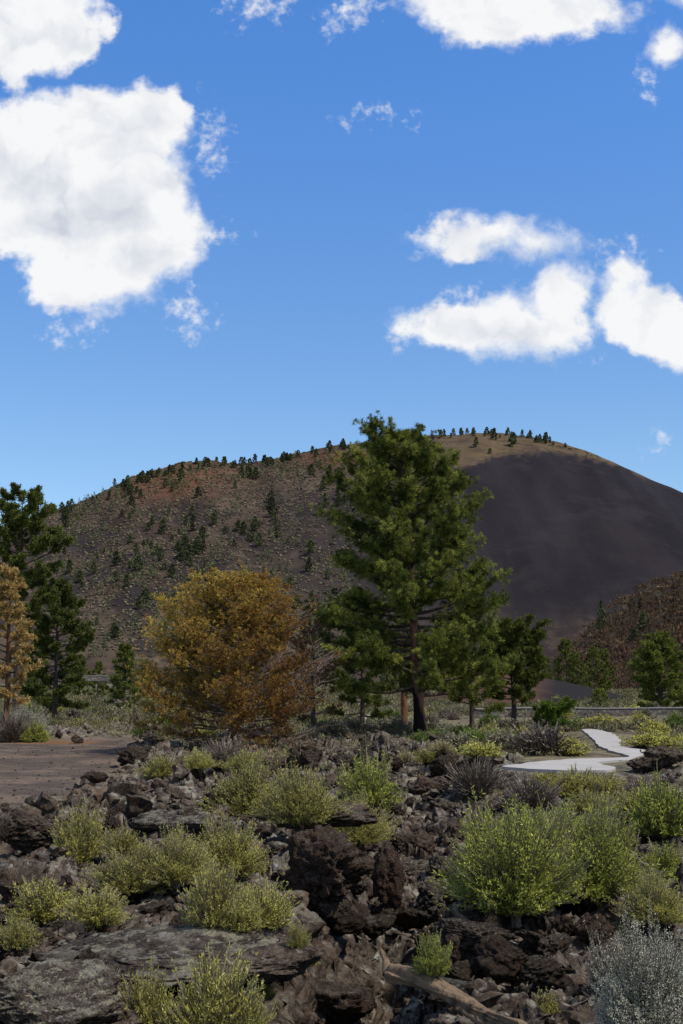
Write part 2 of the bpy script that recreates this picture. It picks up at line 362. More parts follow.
def leaf_mat(name, c1, c2, c3=None, trans=0.25, vary=0.25):
    m, t, b, o = mat(name); a = attr(t, 'tint')
    c = t.mix(t.ss(a, 0.0, 1.0), c1, c2)
    if c3: c = t.mix(t.ss(a, 0.80, 1.0), c, c3)
    info = t.new('ShaderNodeObjectInfo')
    c = t.mix(1.0, c, t.mix(info.outputs['Random'], (1-vary,)*3, (1+vary, 1+vary, 1+vary*0.6)), 'MULTIPLY')
    t.l.new(c, b.inputs[0]); b.inputs['Roughness'].default_value = 0.7
    tr = t.new('ShaderNodeBsdfTranslucent'); t.l.new(c, tr.inputs[0]); ms = t.new('ShaderNodeMixShader'); ms.inputs[0].default_value = trans
    t.l.new(b.outputs[0], ms.inputs[1]); t.l.new(tr.outputs[0], ms.inputs[2]); t.l.new(ms.outputs[0], o.inputs[0]); return m
def bark_mat(name, c1, c2, char=None, char_h=1.2):
    m, t, b, o = mat(name); tc = t.new('ShaderNodeTexCoord'); P = tc.outputs['Object']
    P2 = t.vm('MULTIPLY', P, (1, 1, 0.25)); n = t.voro(P2, 9, feature='F1'); n2 = t.noise(P2, 14, 5, 0.6)
    c = t.mix(t.ss(t.math('ADD', n, n2), 0.5, 1.1), c2, c1)
    if char:
        s = t.new('ShaderNodeSeparateXYZ'); t.l.new(P, s.inputs[0])
        hz = t.math('ADD', t.math('ADD', s.outputs[2], t.math('MULTIPLY', t.noise(P, 2.2, 4), 1.2)), t.math('MULTIPLY', s.outputs[0], 3.5))
        c = t.mix(t.ss(hz, char_h+0.35, char_h+0.75), char, c)
    t.l.new(c, b.inputs[0]); bump(t, b, t.math('ADD', n, n2), 0.8, 0.05); return m
M['needle'] = leaf_mat('pine_needles', (0.042, 0.058, 0.015), (0.195, 0.215, 0.045), (0.28, 0.285, 0.07), 0.28)
M['needle_dark'] = leaf_mat('dark_pine_needles', (0.038, 0.055, 0.015), (0.155, 0.175, 0.040), None, 0.22)
M['needle_far'] = leaf_mat('far_pine_needles', (0.045, 0.058, 0.032), (0.12, 0.13, 0.062), None, 0.15, 0.4)
M['needle_ochre'] = leaf_mat('ochre_needles', (0.12, 0.058, 0.020), (0.31, 0.195, 0.045), (0.35, 0.265, 0.06), 0.28)
M['needle_orange'] = leaf_mat('orange_needles', (0.32, 0.20, 0.065), (0.70, 0.50, 0.19), None, 0.3)
M['needle_brown'] = leaf_mat('brown_needles', (0.15, 0.075, 0.035), (0.30, 0.155, 0.07), None, 0.2)
M['needle_dead'] = leaf_mat('dead_needles', (0.075, 0.052, 0.040), (0.15, 0.092, 0.062), None, 0.1, 0.45)
M['bright'] = leaf_mat('bright_bush_leaves', (0.05, 0.085, 0.016), (0.15, 0.215, 0.035), None, 0.3)
M['rb'] = leaf_mat('rabbitbrush_leaves', (0.20, 0.20, 0.05), (0.56, 0.53, 0.13), (0.68, 0.62, 0.22), 0.32, 0.16)
M['rg'] = leaf_mat('green_brush_leaves', (0.13, 0.155, 0.03), (0.41, 0.44, 0.08), (0.54, 0.54, 0.13), 0.32, 0.16)
M['sage'] = leaf_mat('sage_leaves', (0.33, 0.325, 0.25), (0.62, 0.60, 0.48), None, 0.2, 0.1)
M['greyb'] = leaf_mat('grey_brush_leaves', (0.12, 0.11, 0.078), (0.24, 0.23, 0.15), None, 0.2, 0.3)
M['dry'] = leaf_mat('dry_twigs', (0.10, 0.078, 0.062), (0.25, 0.21, 0.175), None, 0.0, 0.25)
M['drydark'] = leaf_mat('dark_twigs', (0.05, 0.04, 0.033), (0.13, 0.108, 0.09), None, 0.0, 0.2)
M['straw'] = leaf_mat('straw_grass', (0.24, 0.20, 0.10), (0.46, 0.40, 0.22), None, 0.3, 0.2)
M['bark'] = bark_mat('ponderosa_bark', (0.16, 0.085, 0.055), (0.045, 0.028, 0.02), (0.012, 0.011, 0.011))
M['barkdark'] = bark_mat('dark_bark', (0.075, 0.055, 0.045), (0.025, 0.02, 0.018))
M['barkred'] = bark_mat('red_bark', (0.14, 0.075, 0.045), (0.07, 0.035, 0.022))
M['twig'] = bark_mat('grey_twig_bark', (0.17, 0.13, 0.105), (0.07, 0.05, 0.04))
M['log'] = bark_mat('weathered_wood', (0.165, 0.118, 0.078), (0.040, 0.028, 0.020))
# ------------------------------------------------------------------ ground sheet
nC = 760
tt = np.linspace(-1, 1, nC); S = 0.55*tt+0.45*tt**3
Yr = np.concatenate([np.linspace(-25, 3, 40)[:-1], np.exp(np.linspace(np.log(3), np.log(72), 900))[:-1], np.exp(np.linspace(np.log(72), np.log(230), 90))[:-1], np.exp(np.linspace(np.log(230), np.log(9000), 50))])
Wr = 0.36*np.maximum(Yr, 0)+4.0+np.clip(-Yr, 0, 30)*1.0+np.clip(Yr-160, 0, None)*0.9
GX = Wr[:, None]*S[None]; GY = np.repeat(Yr[:, None], nC, 1)
GZ = ground_h(GX, GY)
_lv = lava_mask(GX, GY)*(GY > 3)*(GY < 60)*(path_near(GX, GY) > 0.6)
_ox = _lv*0.13*fbm(GX*2.6, GY*2.6, GZ*4.0, 4, 0.6); _oy = _lv*0.13*fbm(GX*2.6+40, GY*2.6, GZ*4.0+9, 4, 0.6)
_sx, _sy = GX+_ox, GY+_oy
idx = np.arange(GX.size).reshape(GX.shape)
quads = np.stack([idx[:-1, :-1], idx[:-1, 1:], idx[1:, 1:], idx[1:, :-1]], -1).reshape(-1, 4)
lit = np.zeros(GX.shape)
for (lx, ly, rx, ry) in ((-3.3, 40.5, 2.6, 4.0), (-5.2, 38.5, 1.4, 1.5), (-10.3, 48, 1.8, 1.5), (1.8, 58, 5, 4)):
    lit = np.maximum(lit, 1-sst(((GX-lx)/rx)**2+((GY-ly)/ry)**2+0.5*perlin(GX*1.5, GY*1.5, 40), 0.45, 1.1))
gm = mesh_np('ground', np.stack([_sx, _sy, GZ], -1).reshape(-1, 3), quads, {'lava': lava_mask(GX, GY), 'gravel': gravel_mask(GX, GY), 'litter': lit*0.75}, smooth=True)
tag(link('ground', gm, M['ground']), kind='structure')
_R = np.arange(4.0, 140, 0.04)
def hit(px, py, detail=False):
    """where a sight line first meets the ground"""
    r = ray(px, py); X = r[0]/r[1]*_R; Z = CZ+r[2]/r[1]*_R; h = ground_h(X, _R, detail)
    k = np.argmax(Z < h); k = k if Z[k] < h[k] else len(_R)-1
    return X[k], _R[k], float(h[k])
def gz(x, y): return float(ground_h(np.array([x]), np.array([y]))[0])
# ------------------------------------------------------------------ path slab
bm = bmesh.new()
top = [bm.verts.new((x, y, PATHZ)) for x, y in path_w]
f = bm.faces.new(top)
if f.normal.z < 0: f.normal_flip()
ext = bmesh.ops.extrude_face_region(bm, geom=[f]); bmesh.ops.translate(bm, vec=(0, 0, -0.14), verts=[v for v in ext['geom'] if isinstance(v, bmesh.types.BMVert)])
bmesh.ops.triangulate(bm, faces=bm.faces[:]); bmesh.ops.recalc_face_normals(bm, faces=bm.faces[:])
pm = bpy.data.meshes.new('path'); bm.to_mesh(pm); bm.free()
m, t, b, o = mat('concrete'); Pw, uz = geo_pos(t)
c = t.mix(t.noise(Pw, 1.3, 6, 0.6), (0.27, 0.255, 0.235), (0.41, 0.395, 0.37)); c = t.mix(t.math('MULTIPLY', t.ss(t.noise(Pw, 0.6, 5, 0.7), 0.55, 0.7), 0.4), c, (0.34, 0.30, 0.26))
c = t.mix(t.math('MULTIPLY', t.ss(t.noise(Pw, 3.5, 7, 0.75), 0.56, 0.68), 0.55), c, (0.16, 0.13, 0.11))
wv = t.new('ShaderNodeTexWave', wave_type='BANDS', bands_direction='DIAGONAL'); wv.inputs['Scale'].default_value = 0.16; t.l.new(Pw, wv.inputs['Vector'])
c = t.mix(t.ss(wv.outputs['Fac'], 0.0, 0.004, 0.5, 0.0), c, (0.12, 0.11, 0.10))
t.l.new(c, b.inputs[0]); bump(t, b, t.noise(Pw, 40, 4), 0.2, 0.01); M['concrete'] = m
tag(link('path', pm, m), kind='structure')
# ------------------------------------------------------------------ hills
def interp_sky(pts, dist):
    pts = np.array(pts, float); P = np.array([at_dist(a, b_, dist) for a, b_ in pts])
    return P[:, 0]/P[:, 1], P[:, 2]
CONE = [(-900,668),(-500,640),(-260,600),(-60,552),(0,528),(60,507),(100,492),(130,479),(180,466),(215,461),(250,463),(300,454),(345,444),(400,437),(440,434),(480,432),(520,435),(560,442),(600,455),(640,474),(683,492),(760,526),(900,590),(1100,650),(1400,676)]
R1, R0 = 1300.0, 760.0
cu, cz_ = interp_sky(CONE, R1)
from_u = lambda u: np.interp(u, cu, cz_)
def cone_h(X, Y, detail=True):
    u = X/Y; H = sum(from_u(u+k*0.006) for k in (-2, -1, 0, 1, 2))/5
    lob = 25*perlin(u*9, 0.5)+12*perlin(u*25, 1.5)
    s = (Y-R0-lob)/(R1-R0-lob)
    g = np.where(s < 1, (s-0.08*np.clip(s, 0, 1)**6)/0.92, 1+0.45*(s-1)-3.0*(s-1)**2)
    z = H*g
    if detail:
        px, _ = pix(X, Y, z)
        left = 1-sst(px, 330, 470)
        z = z+np.clip(s, 0, 1)*(1-0.6*sst(s, 0.85, 1.0))*((6+5*left)*perlin(u*22+0.8*perlin(u*5, s*3), s*2.6, 1)+(2.5+3*left)*perlin(u*60, s*7, 2)+0.9*perlin(X/14, Y/14, 5))
    return z
nu, ns = 620, 260
U = np.linspace(-0.85, 0.85, nu); U = np.sign(U)*np.abs(U)**1.25*0.85/0.85**1.25; Yc = np.concatenate([np.linspace(R0-40, R1+10, ns-40), np.linspace(R1+14, R1+500, 40)])
CX = U[None]*Yc[:, None]; CY = np.repeat(Yc[:, None], nu, 1); CZz = cone_h(CX, CY)
px, py = pix(CX, CY, CZz)
def curve(px, pts): p = np.array(pts, float); return np.interp(px, p[:, 0], p[:, 1])
wob = 9*perlin(px/28, py/16, 0.4)+5*perlin(px/9, py/6, 3.4)+7*perlin(px/3.5, py/3, 7.4)
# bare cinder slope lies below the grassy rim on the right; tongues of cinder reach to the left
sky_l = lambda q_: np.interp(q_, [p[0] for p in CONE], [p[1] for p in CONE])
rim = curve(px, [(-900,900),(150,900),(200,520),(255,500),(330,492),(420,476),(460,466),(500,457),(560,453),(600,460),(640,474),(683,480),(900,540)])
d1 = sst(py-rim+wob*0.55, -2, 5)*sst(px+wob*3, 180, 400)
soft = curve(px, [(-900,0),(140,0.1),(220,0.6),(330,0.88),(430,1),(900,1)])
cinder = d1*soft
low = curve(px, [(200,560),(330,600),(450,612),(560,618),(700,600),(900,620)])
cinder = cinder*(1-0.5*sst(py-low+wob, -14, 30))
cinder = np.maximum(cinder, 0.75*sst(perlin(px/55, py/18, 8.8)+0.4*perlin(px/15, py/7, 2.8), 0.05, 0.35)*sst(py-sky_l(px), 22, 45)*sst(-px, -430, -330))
bush = np.clip(1-sst(py-rim+wob, -3, 2)*0+0, 0, 1)*(1-cinder)
red = np.exp(-(((px-175)/60)**2+((py-480+0.12*(px-175))/22)**2))+np.exp(-(((px-335)/45)**2+((py-457)/8)**2))
grass = sst(px, 420, 470)*sst(-(py-rim), -2, 2)
idx = np.arange(CX.size).reshape(CX.shape)
q = np.stack([idx[:-1, :-1], idx[:-1, 1:], idx[1:, 1:], idx[1:, :-1]], -1).reshape(-1, 4)
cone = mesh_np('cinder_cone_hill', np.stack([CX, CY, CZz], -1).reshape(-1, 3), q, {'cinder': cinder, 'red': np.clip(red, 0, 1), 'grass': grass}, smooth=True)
m, t, b, o = mat('hill'); Pw, uz = geo_pos(t)  # own cinder and scrub tones, darkened further to stand in for cloud shadow
n = t.noise(Pw, 0.012, 8, 0.65); nf = t.noise(Pw, 0.10, 6, 0.7)
br = t.mix(t.ss(n, 0.38, 0.62), (0.033, 0.023, 0.019), (0.074, 0.053, 0.037)); br = t.mix(t.ss(nf, 0.45, 0.65), br, (0.115, 0.086, 0.058))
br = t.mix(t.math('MULTIPLY', t.ss(t.noise(Pw, 0.05, 6, 0.7), 0.50, 0.62), 0.7), br, (0.024, 0.019, 0.018))
br = t.mix(t.math('MULTIPLY', attr(t, 'red'), 0.95), br, t.mix(nf, (0.065, 0.027, 0.017), (0.150, 0.070, 0.038)))
br = t.mix(t.math('MULTIPLY', attr(t, 'grass'), t.ss(t.noise(Pw, 0.035, 6, 0.7), 0.36, 0.56, 0.15, 0.95)), br, t.mix(nf, (0.052, 0.036, 0.021), (0.130, 0.092, 0.050)))
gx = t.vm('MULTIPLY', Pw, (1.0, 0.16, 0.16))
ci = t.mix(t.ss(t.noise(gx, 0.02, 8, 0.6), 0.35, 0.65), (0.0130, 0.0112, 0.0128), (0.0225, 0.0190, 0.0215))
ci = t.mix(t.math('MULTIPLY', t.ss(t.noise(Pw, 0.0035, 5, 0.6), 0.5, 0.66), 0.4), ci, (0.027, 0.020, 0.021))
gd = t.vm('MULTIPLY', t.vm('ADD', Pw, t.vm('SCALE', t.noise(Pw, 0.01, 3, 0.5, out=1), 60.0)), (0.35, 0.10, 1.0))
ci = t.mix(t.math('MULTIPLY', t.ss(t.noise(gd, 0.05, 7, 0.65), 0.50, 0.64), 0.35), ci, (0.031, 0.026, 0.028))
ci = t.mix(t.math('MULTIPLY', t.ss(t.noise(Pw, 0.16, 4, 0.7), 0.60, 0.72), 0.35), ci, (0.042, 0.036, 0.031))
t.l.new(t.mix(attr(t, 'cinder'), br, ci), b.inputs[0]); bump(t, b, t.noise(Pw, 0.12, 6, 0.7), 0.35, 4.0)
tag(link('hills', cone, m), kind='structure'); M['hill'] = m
SLOPE = [(430,690),(500,683),(545,668),(575,640),(600,614),(620,597),(640,588),(660,580),(683,567),(720,548),(800,520),(950,500),(1200,540),(1500,650)]
su, sz = interp_sky(SLOPE, 430.0)
def slope_h(X, Y, detail=True):
    u = X/Y; H = np.interp(u, su, sz, left=-2)
    s = (Y-255)/(430-255.0); g = np.where(s < 1, s-0.12*np.clip(s, 0, 1)**5, 0.88+0.2*(s-1)-1.5*(s-1)**2)/0.88
    z = (H)*g
    if detail: z = z+np.clip(s, 0, 1.2)*(1.6*perlin(u*40, s*4, 1)+0.8*perlin(X/6, Y/9, 5))*sst(H, 2, 12)
    return z-0.4
U2 = np.linspace(0.03, 0.9, 300); Y2 = np.linspace(240, 560, 110)
X2 = U2[None]*Y2[:, None]; Y2g = np.repeat(Y2[:, None], len(U2), 1); Z2 = slope_h(X2, Y2g)
idx = np.arange(X2.size).reshape(X2.shape); q = np.stack([idx[:-1, :-1], idx[:-1, 1:], idx[1:, 1:], idx[1:, :-1]], -1).reshape(-1, 4)
m, t, b, o = mat('hillside'); Pw, uz = geo_pos(t)
c = t.mix(t.ss(t.noise(Pw, 0.05, 7, 0.65), 0.4, 0.62), (0.030, 0.025, 0.021), (0.064, 0.050, 0.037)); c = t.mix(t.math('MULTIPLY', t.ss(t.noise(Pw, 0.4, 6, 0.7), 0.5, 0.66), 0.5), c, (0.090, 0.076, 0.048))
t.l.new(c, b.inputs[0]); bump(t, b, t.noise(Pw, 0.5, 6, 0.7), 0.5, 1.0)
tag(link('hillside', mesh_np('hillside', np.stack([X2, Y2g, Z2], -1).reshape(-1, 3), q, smooth=True), m), kind='structure')
MOUND = [(380,705),(440,694),(478,680),(500,673),(520,675),(560,681),(600,690),(640,701),(680,712),(760,720)]
mu, mz = interp_sky(MOUND, 150.0)
def mound_h(X, Y):
    u = X/Y; H = np.interp(u, mu, mz); s = (Y-108)/42.0
    return -0.4+(H+0.4)*np.where(s < 1, s-0.1*np.clip(s, 0, 1)**4, 0.9-0.9*(s-1)**1*0.8)/0.9+0.12*perlin(X/2.5, Y/4, 3)*np.clip(s, 0, 1)
U3 = np.linspace(0.0, 0.36, 220); Y3 = np.linspace(106, 185, 80); X3 = U3[None]*Y3[:, None]; Y3g = np.repeat(Y3[:, None], len(U3), 1)
Z3 = mound_h(X3, Y3g); p3, _ = pix(X3, Y3g, Z3)
idx = np.arange(X3.size).reshape(X3.shape); q = np.stack([idx[:-1, :-1], idx[:-1, 1:], idx[1:, 1:], idx[1:, :-1]], -1).reshape(-1, 4)
m, t, b, o = mat('cinder_mound'); Pw, uz = geo_pos(t)
c = t.mix(t.noise(Pw, 1.2, 6, 0.7), (0.013, 0.0112, 0.0105), (0.025, 0.022, 0.021)); c = t.mix(attr(t, 'red'), c, t.mix(t.noise(Pw, 1.0, 5, 0.7), (0.042, 0.020, 0.013), (0.115, 0.065, 0.040)))
t.l.new(c, b.inputs[0]); bump(t, b, t.noise(Pw, 3, 6, 0.7), 0.5, 0.2)
tag(link('terrain', mesh_np('terrain', np.stack([X3, Y3g, Z3], -1).reshape(-1, 3), q, {'red': sst(-(p3+10*perlin(X3/3, Y3g/3, 1)), -560, -525)*0.9}, smooth=True), m), kind='structure')
# ------------------------------------------------------------------ rocks
def ico(sub):
    bm = bmesh.new(); bmesh.ops.create_icosphere(bm, subdivisions=sub, radius=1)
    V = np.array([v.co[:] for v in bm.verts]); T = np.array([[v.index for v in f.verts] for f in bm.faces]); bm.free(); return V, T
ICO = {k: ico(k) for k in (2, 3, 5, 6)}
def rock_verts(seed, sub, dims, rough=0.12, planes=11):
    rg = np.random.default_rng(seed); V, T = ICO[sub]
    n = unit(rg.normal(size=(planes, 3))); d = rg.uniform(0.55, 1.0, planes)
    dots = V@n.T; r = np.where(dots > 0.02, d/np.maximum(dots, 0.02), 9.0); r = np.concatenate([r, np.full((len(V), 1), 1.15)], 1)
    k = 14.0; rr = -np.log(np.exp(-k*r).sum(1))/k
    P = V*rr[:, None]
    o = rg.uniform(0, 50, 3)
    q = P*1.0+o
    rr2 = rough*fbm(q[:, 0]*1.6, q[:, 1]*1.6, q[:, 2]*1.6, 5 if sub > 3 else 3, 0.58)
    rid = rough*0.9*(0.5-np.abs(fbm(q[:, 0]*3.3, q[:, 1]*3.3, q[:, 2]*3.6, 4, 0.6))) if sub > 3 else 0
    return P*(1+rr2+rid)[:, None]*np.array(dims), T
def rock_mesh(name, seed, sub, dims, rough=0.12, planes=11):
    V, T = rock_verts(seed, sub, dims, rough, planes); return mesh_np(name, V, T, smooth=sub > 3)
# the rubble (uncountable clinker) -> one object
protos = [rock_verts(100+i, 2, (1, 0.85, 0.7), 0.55, 8) for i in range(16)]
G = Geo(); cand = 0; rg = np.random.default_rng(5)
N = 22000
ry = np.exp(rg.uniform(np.log(5.5), np.log(62), N)); rx = rg.uniform(-0.34, 0.34, N)*ry+rg.normal(0, .3, N)
dens = lava_mask(rx, ry)*np.clip(0.75+0.9*perlin(rx/1.5, ry/2.2, 60), 0.1, 1)
pdn = path_near(rx, ry); keep = (rg.uniform(size=N) < dens*np.where(ry < 20, 0.42, 0.8)) & (pdn > 0.4); keep[:] &= ~((np.abs(rx-2.9) < 0.6) & (np.abs(ry-47) < 0.8))
rx, ry = rx[keep], ry[keep]; rh = ground_h(rx, ry); sz_ = np.clip(rg.lognormal(-3.0, 0.55, len(rx)), 0.03, 0.17)*np.clip(ry/16, 0.75, 1.5)
calm = np.exp(-(((rx-6)/2.5)**2+((ry-28)/4)**2)); sz_ *= 1-0.4*calm
qx, qy = pix(rx, ry, rh+sz_*0.8); ok = ~((qx > 492) & (qx < 640) & (qy < 773) & (ry < 34)); rx, ry, rh, sz_ = rx[ok], ry[ok], rh[ok], sz_[ok]
gy = np.exp(rg.uniform(np.log(20), np.log(54), 1100)); gx_ = rg.uniform(-0.32, -0.1, 1100)*gy; kg = gravel_mask(gx_, gy) > 0.3; gx_, gy = gx_[kg], gy[kg]
rx = np.concatenate([rx, gx_]); ry = np.concatenate([ry, gy]); rh = np.concatenate([rh, ground_h(gx_, gy)]); sz_ = np.concatenate([sz_, np.clip(rg.lognormal(-4.1, 0.5, len(gx_)), 0.008, 0.06)])
sinr = rg.uniform(0, 6.28, len(rx))
for i in range(len(rx)):
    V, T = protos[i % 16]; a = sinr[i]; e = Matrix.Rotation(a, 3, 'Z') @ Matrix.Rotation(rg.uniform(-0.7, 0.7), 3, 'X') @ Matrix.Rotation(rg.uniform(-0.7, 0.7), 3, 'Y')
    V = (V*sz_[i])@np.array(e).T+np.array([rx[i], ry[i], rh[i]+sz_[i]*0.15]); G.add(V, T, rg.uniform(0, 1))
tag(link('lava_rubble', G.mesh('lava_rubble'), M['rubble']), 'loose dark jagged clinker strewn over the whole lava field', 'rubble', kind='stuff')
# individually placed rocks
bproto = [rock_mesh('boulder', 200+i, 5, (1, rg.uniform(0.7, 0.95), rg.uniform(0.55, 0.85)), 0.30, 9) for i in range(9)]
for p in bproto: p.materials.append(M['lava'])
def put_rock(name, label, px, py, wpx, hpx, me=None, matn=None, rz=None, sink=0.35, depth=0.8, tilt=(0, 0), group=None, cat='rock', zoff=0.0):
    """px, py = middle of its foot in the photograph; wpx, hpx = its size there"""
    x, y, z = hit(px, py); k = y/F; sx = wpx*k/2; szz = hpx*k/2/(1-sink*0.5)
    me = me or bproto[random.randrange(9)]
    o = link(name, me); o.location = (x, y+sx*depth*0.5, z+szz*(1-sink)+zoff)
    ext = me.get('ext') or 1
    V = np.array([v.co[:] for v in me.vertices]) if 'hx' not in me else None
    if V is not None: hx = np.abs(V).max(0); me['hx'], me['hy'], me['hz'] = [float(q) for q in hx]
    o.scale = (sx/me['hx'], sx*depth/me['hy'], szz/me['hz']); o.rotation_euler = (tilt[0], tilt[1], rz if rz is not None else random.uniform(-0.4, 0.4))
    if matn:
        o.material_slots[0].link = 'OBJECT'; o.material_slots[0].material = M[matn]
    tag(o, label, cat, group); return o
def own(seed, dims, rough=0.2, planes=12, matn='lava', sub=6):
    me = rock_mesh('rock', seed, sub, dims, rough, planes); me.materials.append(M[matn]); return me
o = link('lava_slab', own(41, (1.12, 0.80, 0.125), 0.16, 15, 'slab')); o.location = (-1.18, 10.5, 0.10); o.rotation_euler = (0.03, 0.01, 0.12); tag(o, 'broad flat lava slab mottled with pale lichen, lower left foreground', 'rock')
o = link('lava_slab', own(42, (0.44, 0.42, 0.11), 0.2, 12, 'lava')); o.location = (-0.58, 10.15, 0.09); o.rotation_euler = (0.06, -0.03, -0.2); tag(o, 'grey lava ledge jutting over the black hollow at the bottom', 'rock')
put_rock('lava_slab', 'low grey slab in the bottom left corner with a lichen crust', 40, 1040, 180, 60, own(43, (1, 1, 0.5), 0.12, 12, 'slab'), sink=0.2, depth=0.9, rz=-0.3)
put_rock('lava_boulder', 'biggest rusty brown boulder, hollowed under its crust, in mid foreground', 318, 925, 118, 92, own(51, (1, 0.9, 0.85), 0.26, 9, 'rust'), 'rust', sink=0.1, depth=0.9, rz=0.2)
put_rock('lava_slab', 'thin dark crust slab capping the biggest rusty brown boulder', 315, 860, 122, 32, own(52, (1, 0.9, 0.3), 0.2, 12, 'lava'), sink=-0.4, depth=0.8, rz=0.1, zoff=0.28)
put_rock('lava_boulder', 'rounded grey boulder perched below the biggest rusty boulder', 330, 950, 46, 34, own(53, (1, 0.9, 0.8), 0.15, 10, 'slab', 5), sink=0.0, rz=0.3, zoff=0.25)
put_rock('lava_boulder', 'upright brown rock pillar on the edge of the central gully', 385, 930, 46, 75, own(54, (0.6, 0.6, 1.0), 0.22, 9, 'rust', 5), sink=0.1, rz=0.8, zoff=0.3)
put_rock('lava_boulder', 'small grey block wedged at the right end of the jutting ledge', 345, 975, 50, 34, own(55, (1, 0.9, 0.7), 0.15, 9, 'lava', 5), sink=-0.1, rz=0.3, zoff=0.35)
put_rock('lava_boulder', 'grey block beside the rounded boulder above the hollow', 378, 968, 44, 30, own(56, (1, 0.9, 0.7), 0.15, 9, 'lava', 5), sink=-0.1, rz=1.3, zoff=0.3)
put_rock('lava_boulder', 'brownish boulder on the floor of the black hollow at the bottom', 330, 1030, 120, 45, own(57, (1, 0.9, 0.5), 0.2, 10, 'rust', 5), sink=0.2)
put_rock('lava_slab', 'long dark lava ridge leaning down right above the tan log', 470, 965, 120, 34, own(58, (1, 0.35, 0.35), 0.25, 10, 'lava'), sink=0.1, depth=0.35, rz=-0.75, zoff=0.05)
put_rock('lava_slab', 'dark lava spar rising to the right under the big green bush', 500, 930, 110, 30, own(59, (1, 0.3, 0.35), 0.25, 10, 'lava'), sink=0.0, depth=0.3, rz=0.6, tilt=(0, -0.25))
put_rock('lava_slab', 'pale topped flat stone near the sage bush in the lower right', 458, 1005, 62, 22, own(60, (1, 0.9, 0.5), 0.15, 10, 'slab', 5), sink=0.0, rz=0.2)
put_rock('lava_boulder', 'brown boulder between the tan log and the sage bush', 505, 985, 60, 50, own(61, (1, 0.9, 0.8), 0.25, 9, 'rust', 5), sink=0.1)
put_rock('lava_slab', 'pale stone in front of the big green bush', 535, 925, 50, 20, own(62, (1, 0.9, 0.5), 0.15, 10, 'slab', 5), sink=0.0, rz=0.4)
put_rock('lava_slab', 'grey lichen slab behind the yellow green brush, left of centre', 185, 838, 120, 26, own(63, (1, 1, 0.4), 0.12, 12, 'slab', 5), sink=0.2, depth=0.9)
put_rock('lava_slab', 'dark slabby outcrop with a rusty underside at the left edge', 22, 858, 90, 48, own(64, (1, 1, 0.6), 0.2, 9, 'lava'), sink=0.1, depth=0.8, rz=0.1)
put_rock('lava_boulder', 'rusty boulder low at the left edge below the dark outcrop', 12, 905, 60, 30, own(65, (1, 1, 0.7), 0.2, 9, 'rust', 5), sink=0.2)
put_rock('lava_boulder', 'knobbly black lava lump beside the cinder clearing', 133, 768, 34, 22, own(66, (1, 0.8, 0.9), 0.35, 8, 'lava', 5), sink=0.35)
put_rock('lava_boulder', 'black lump sitting where the clearing meets the lava', 92, 785, 30, 14, own(67, (1, 0.8, 0.7), 0.35, 8, 'lava', 5), sink=0.4)
put_rock('lava_boulder', 'rough dark outcrop at the right edge in front of the path end', 668, 768, 46, 24, own(68, (1, 0.8, 0.7), 0.35, 8, 'lava', 5), sink=0.1)
put_rock('lava_boulder', 'dark boulder overlapping the right tip of the path', 645, 772, 34, 16, own(69, (1, 0.8, 0.7), 0.3, 8, 'lava', 5), sink=0.1)
put_rock('lava_boulder', 'reddish brown rock high on the rubble slope', 425, 800, 34, 26, own(70, (1, 0.8, 0.8), 0.25, 8, 'rust', 5), sink=0.1)
LM = [(160,945,'lichen slab'),(262,965,'ledge over the black hollow'),(318,880,'big rusty boulder'),(385,895,'rock pillar'),(455,1000,'tan log'),(512,865,'big green bush pair'),(592,865,'big green bush pair'),(648,985,'silvery sage bush'),
 (250,795,'wide yellow green brush'),(370,785,'round green bush'),(78,835,'upright yellow green brush'),(135,870,'brush row at left'),(226,850,'brush row at left'),(212,895,'tall narrow brush'),(60,905,'sparse olive brush'),
 (432,955,'green tuft above the log'),(530,790,'bare twiggy bush'),(655,900,'brush behind the sage'),(660,810,'leafy bush at the right edge'),(160,765,'cinder clearing'),(60,770,'cinder clearing'),(417,735,'tallest pine foot'),(570,766,'path end'),(233,745,'mustard tree'),(12,725,'orange tree'),(126,690,'lone conifer')]
def where(px_, py_):
    d, a, b_, nm = min(((px_-a)**2+(py_-b_)**2, a, b_, nm) for a, b_, nm in LM)
    dx, dy = px_-a, py_-b_
    far = 'close ' if d < 30**2 else ''
    if abs(dx) > 1.8*abs(dy): w_ = 'right of' if dx > 0 else 'left of'
    elif abs(dy) > 1.8*abs(dx): w_ = 'below' if dy > 0 else 'above'
    else: w_ = ('below' if dy > 0 else 'above')+(' right of' if dx > 0 else ' left of')
    return f'{far}{w_} the {nm}'
seen_lab = set()
rg = np.random.default_rng(77)
regions = [('central gully', 340, 470, 770, 960, 40), ('rubble slope under the tall pine', 290, 500, 742, 820, 14), ('left lava field', 100, 330, 765, 850, 16),
           ('left foreground', 0, 200, 845, 1000, 16), ('right foreground', 430, 600, 900, 1010, 20), ('right lava field', 520, 683, 780, 900, 18), ('far lava bank', 30, 330, 700, 745, 24)]
sizes = {'central gully': (20, 56, 16, 44), 'left foreground': (26, 70, 14, 34), 'right foreground': (24, 66, 16, 40), 'far lava bank': (10, 30, 6, 13), 'rubble slope under the tall pine': (12, 36, 10, 22)}
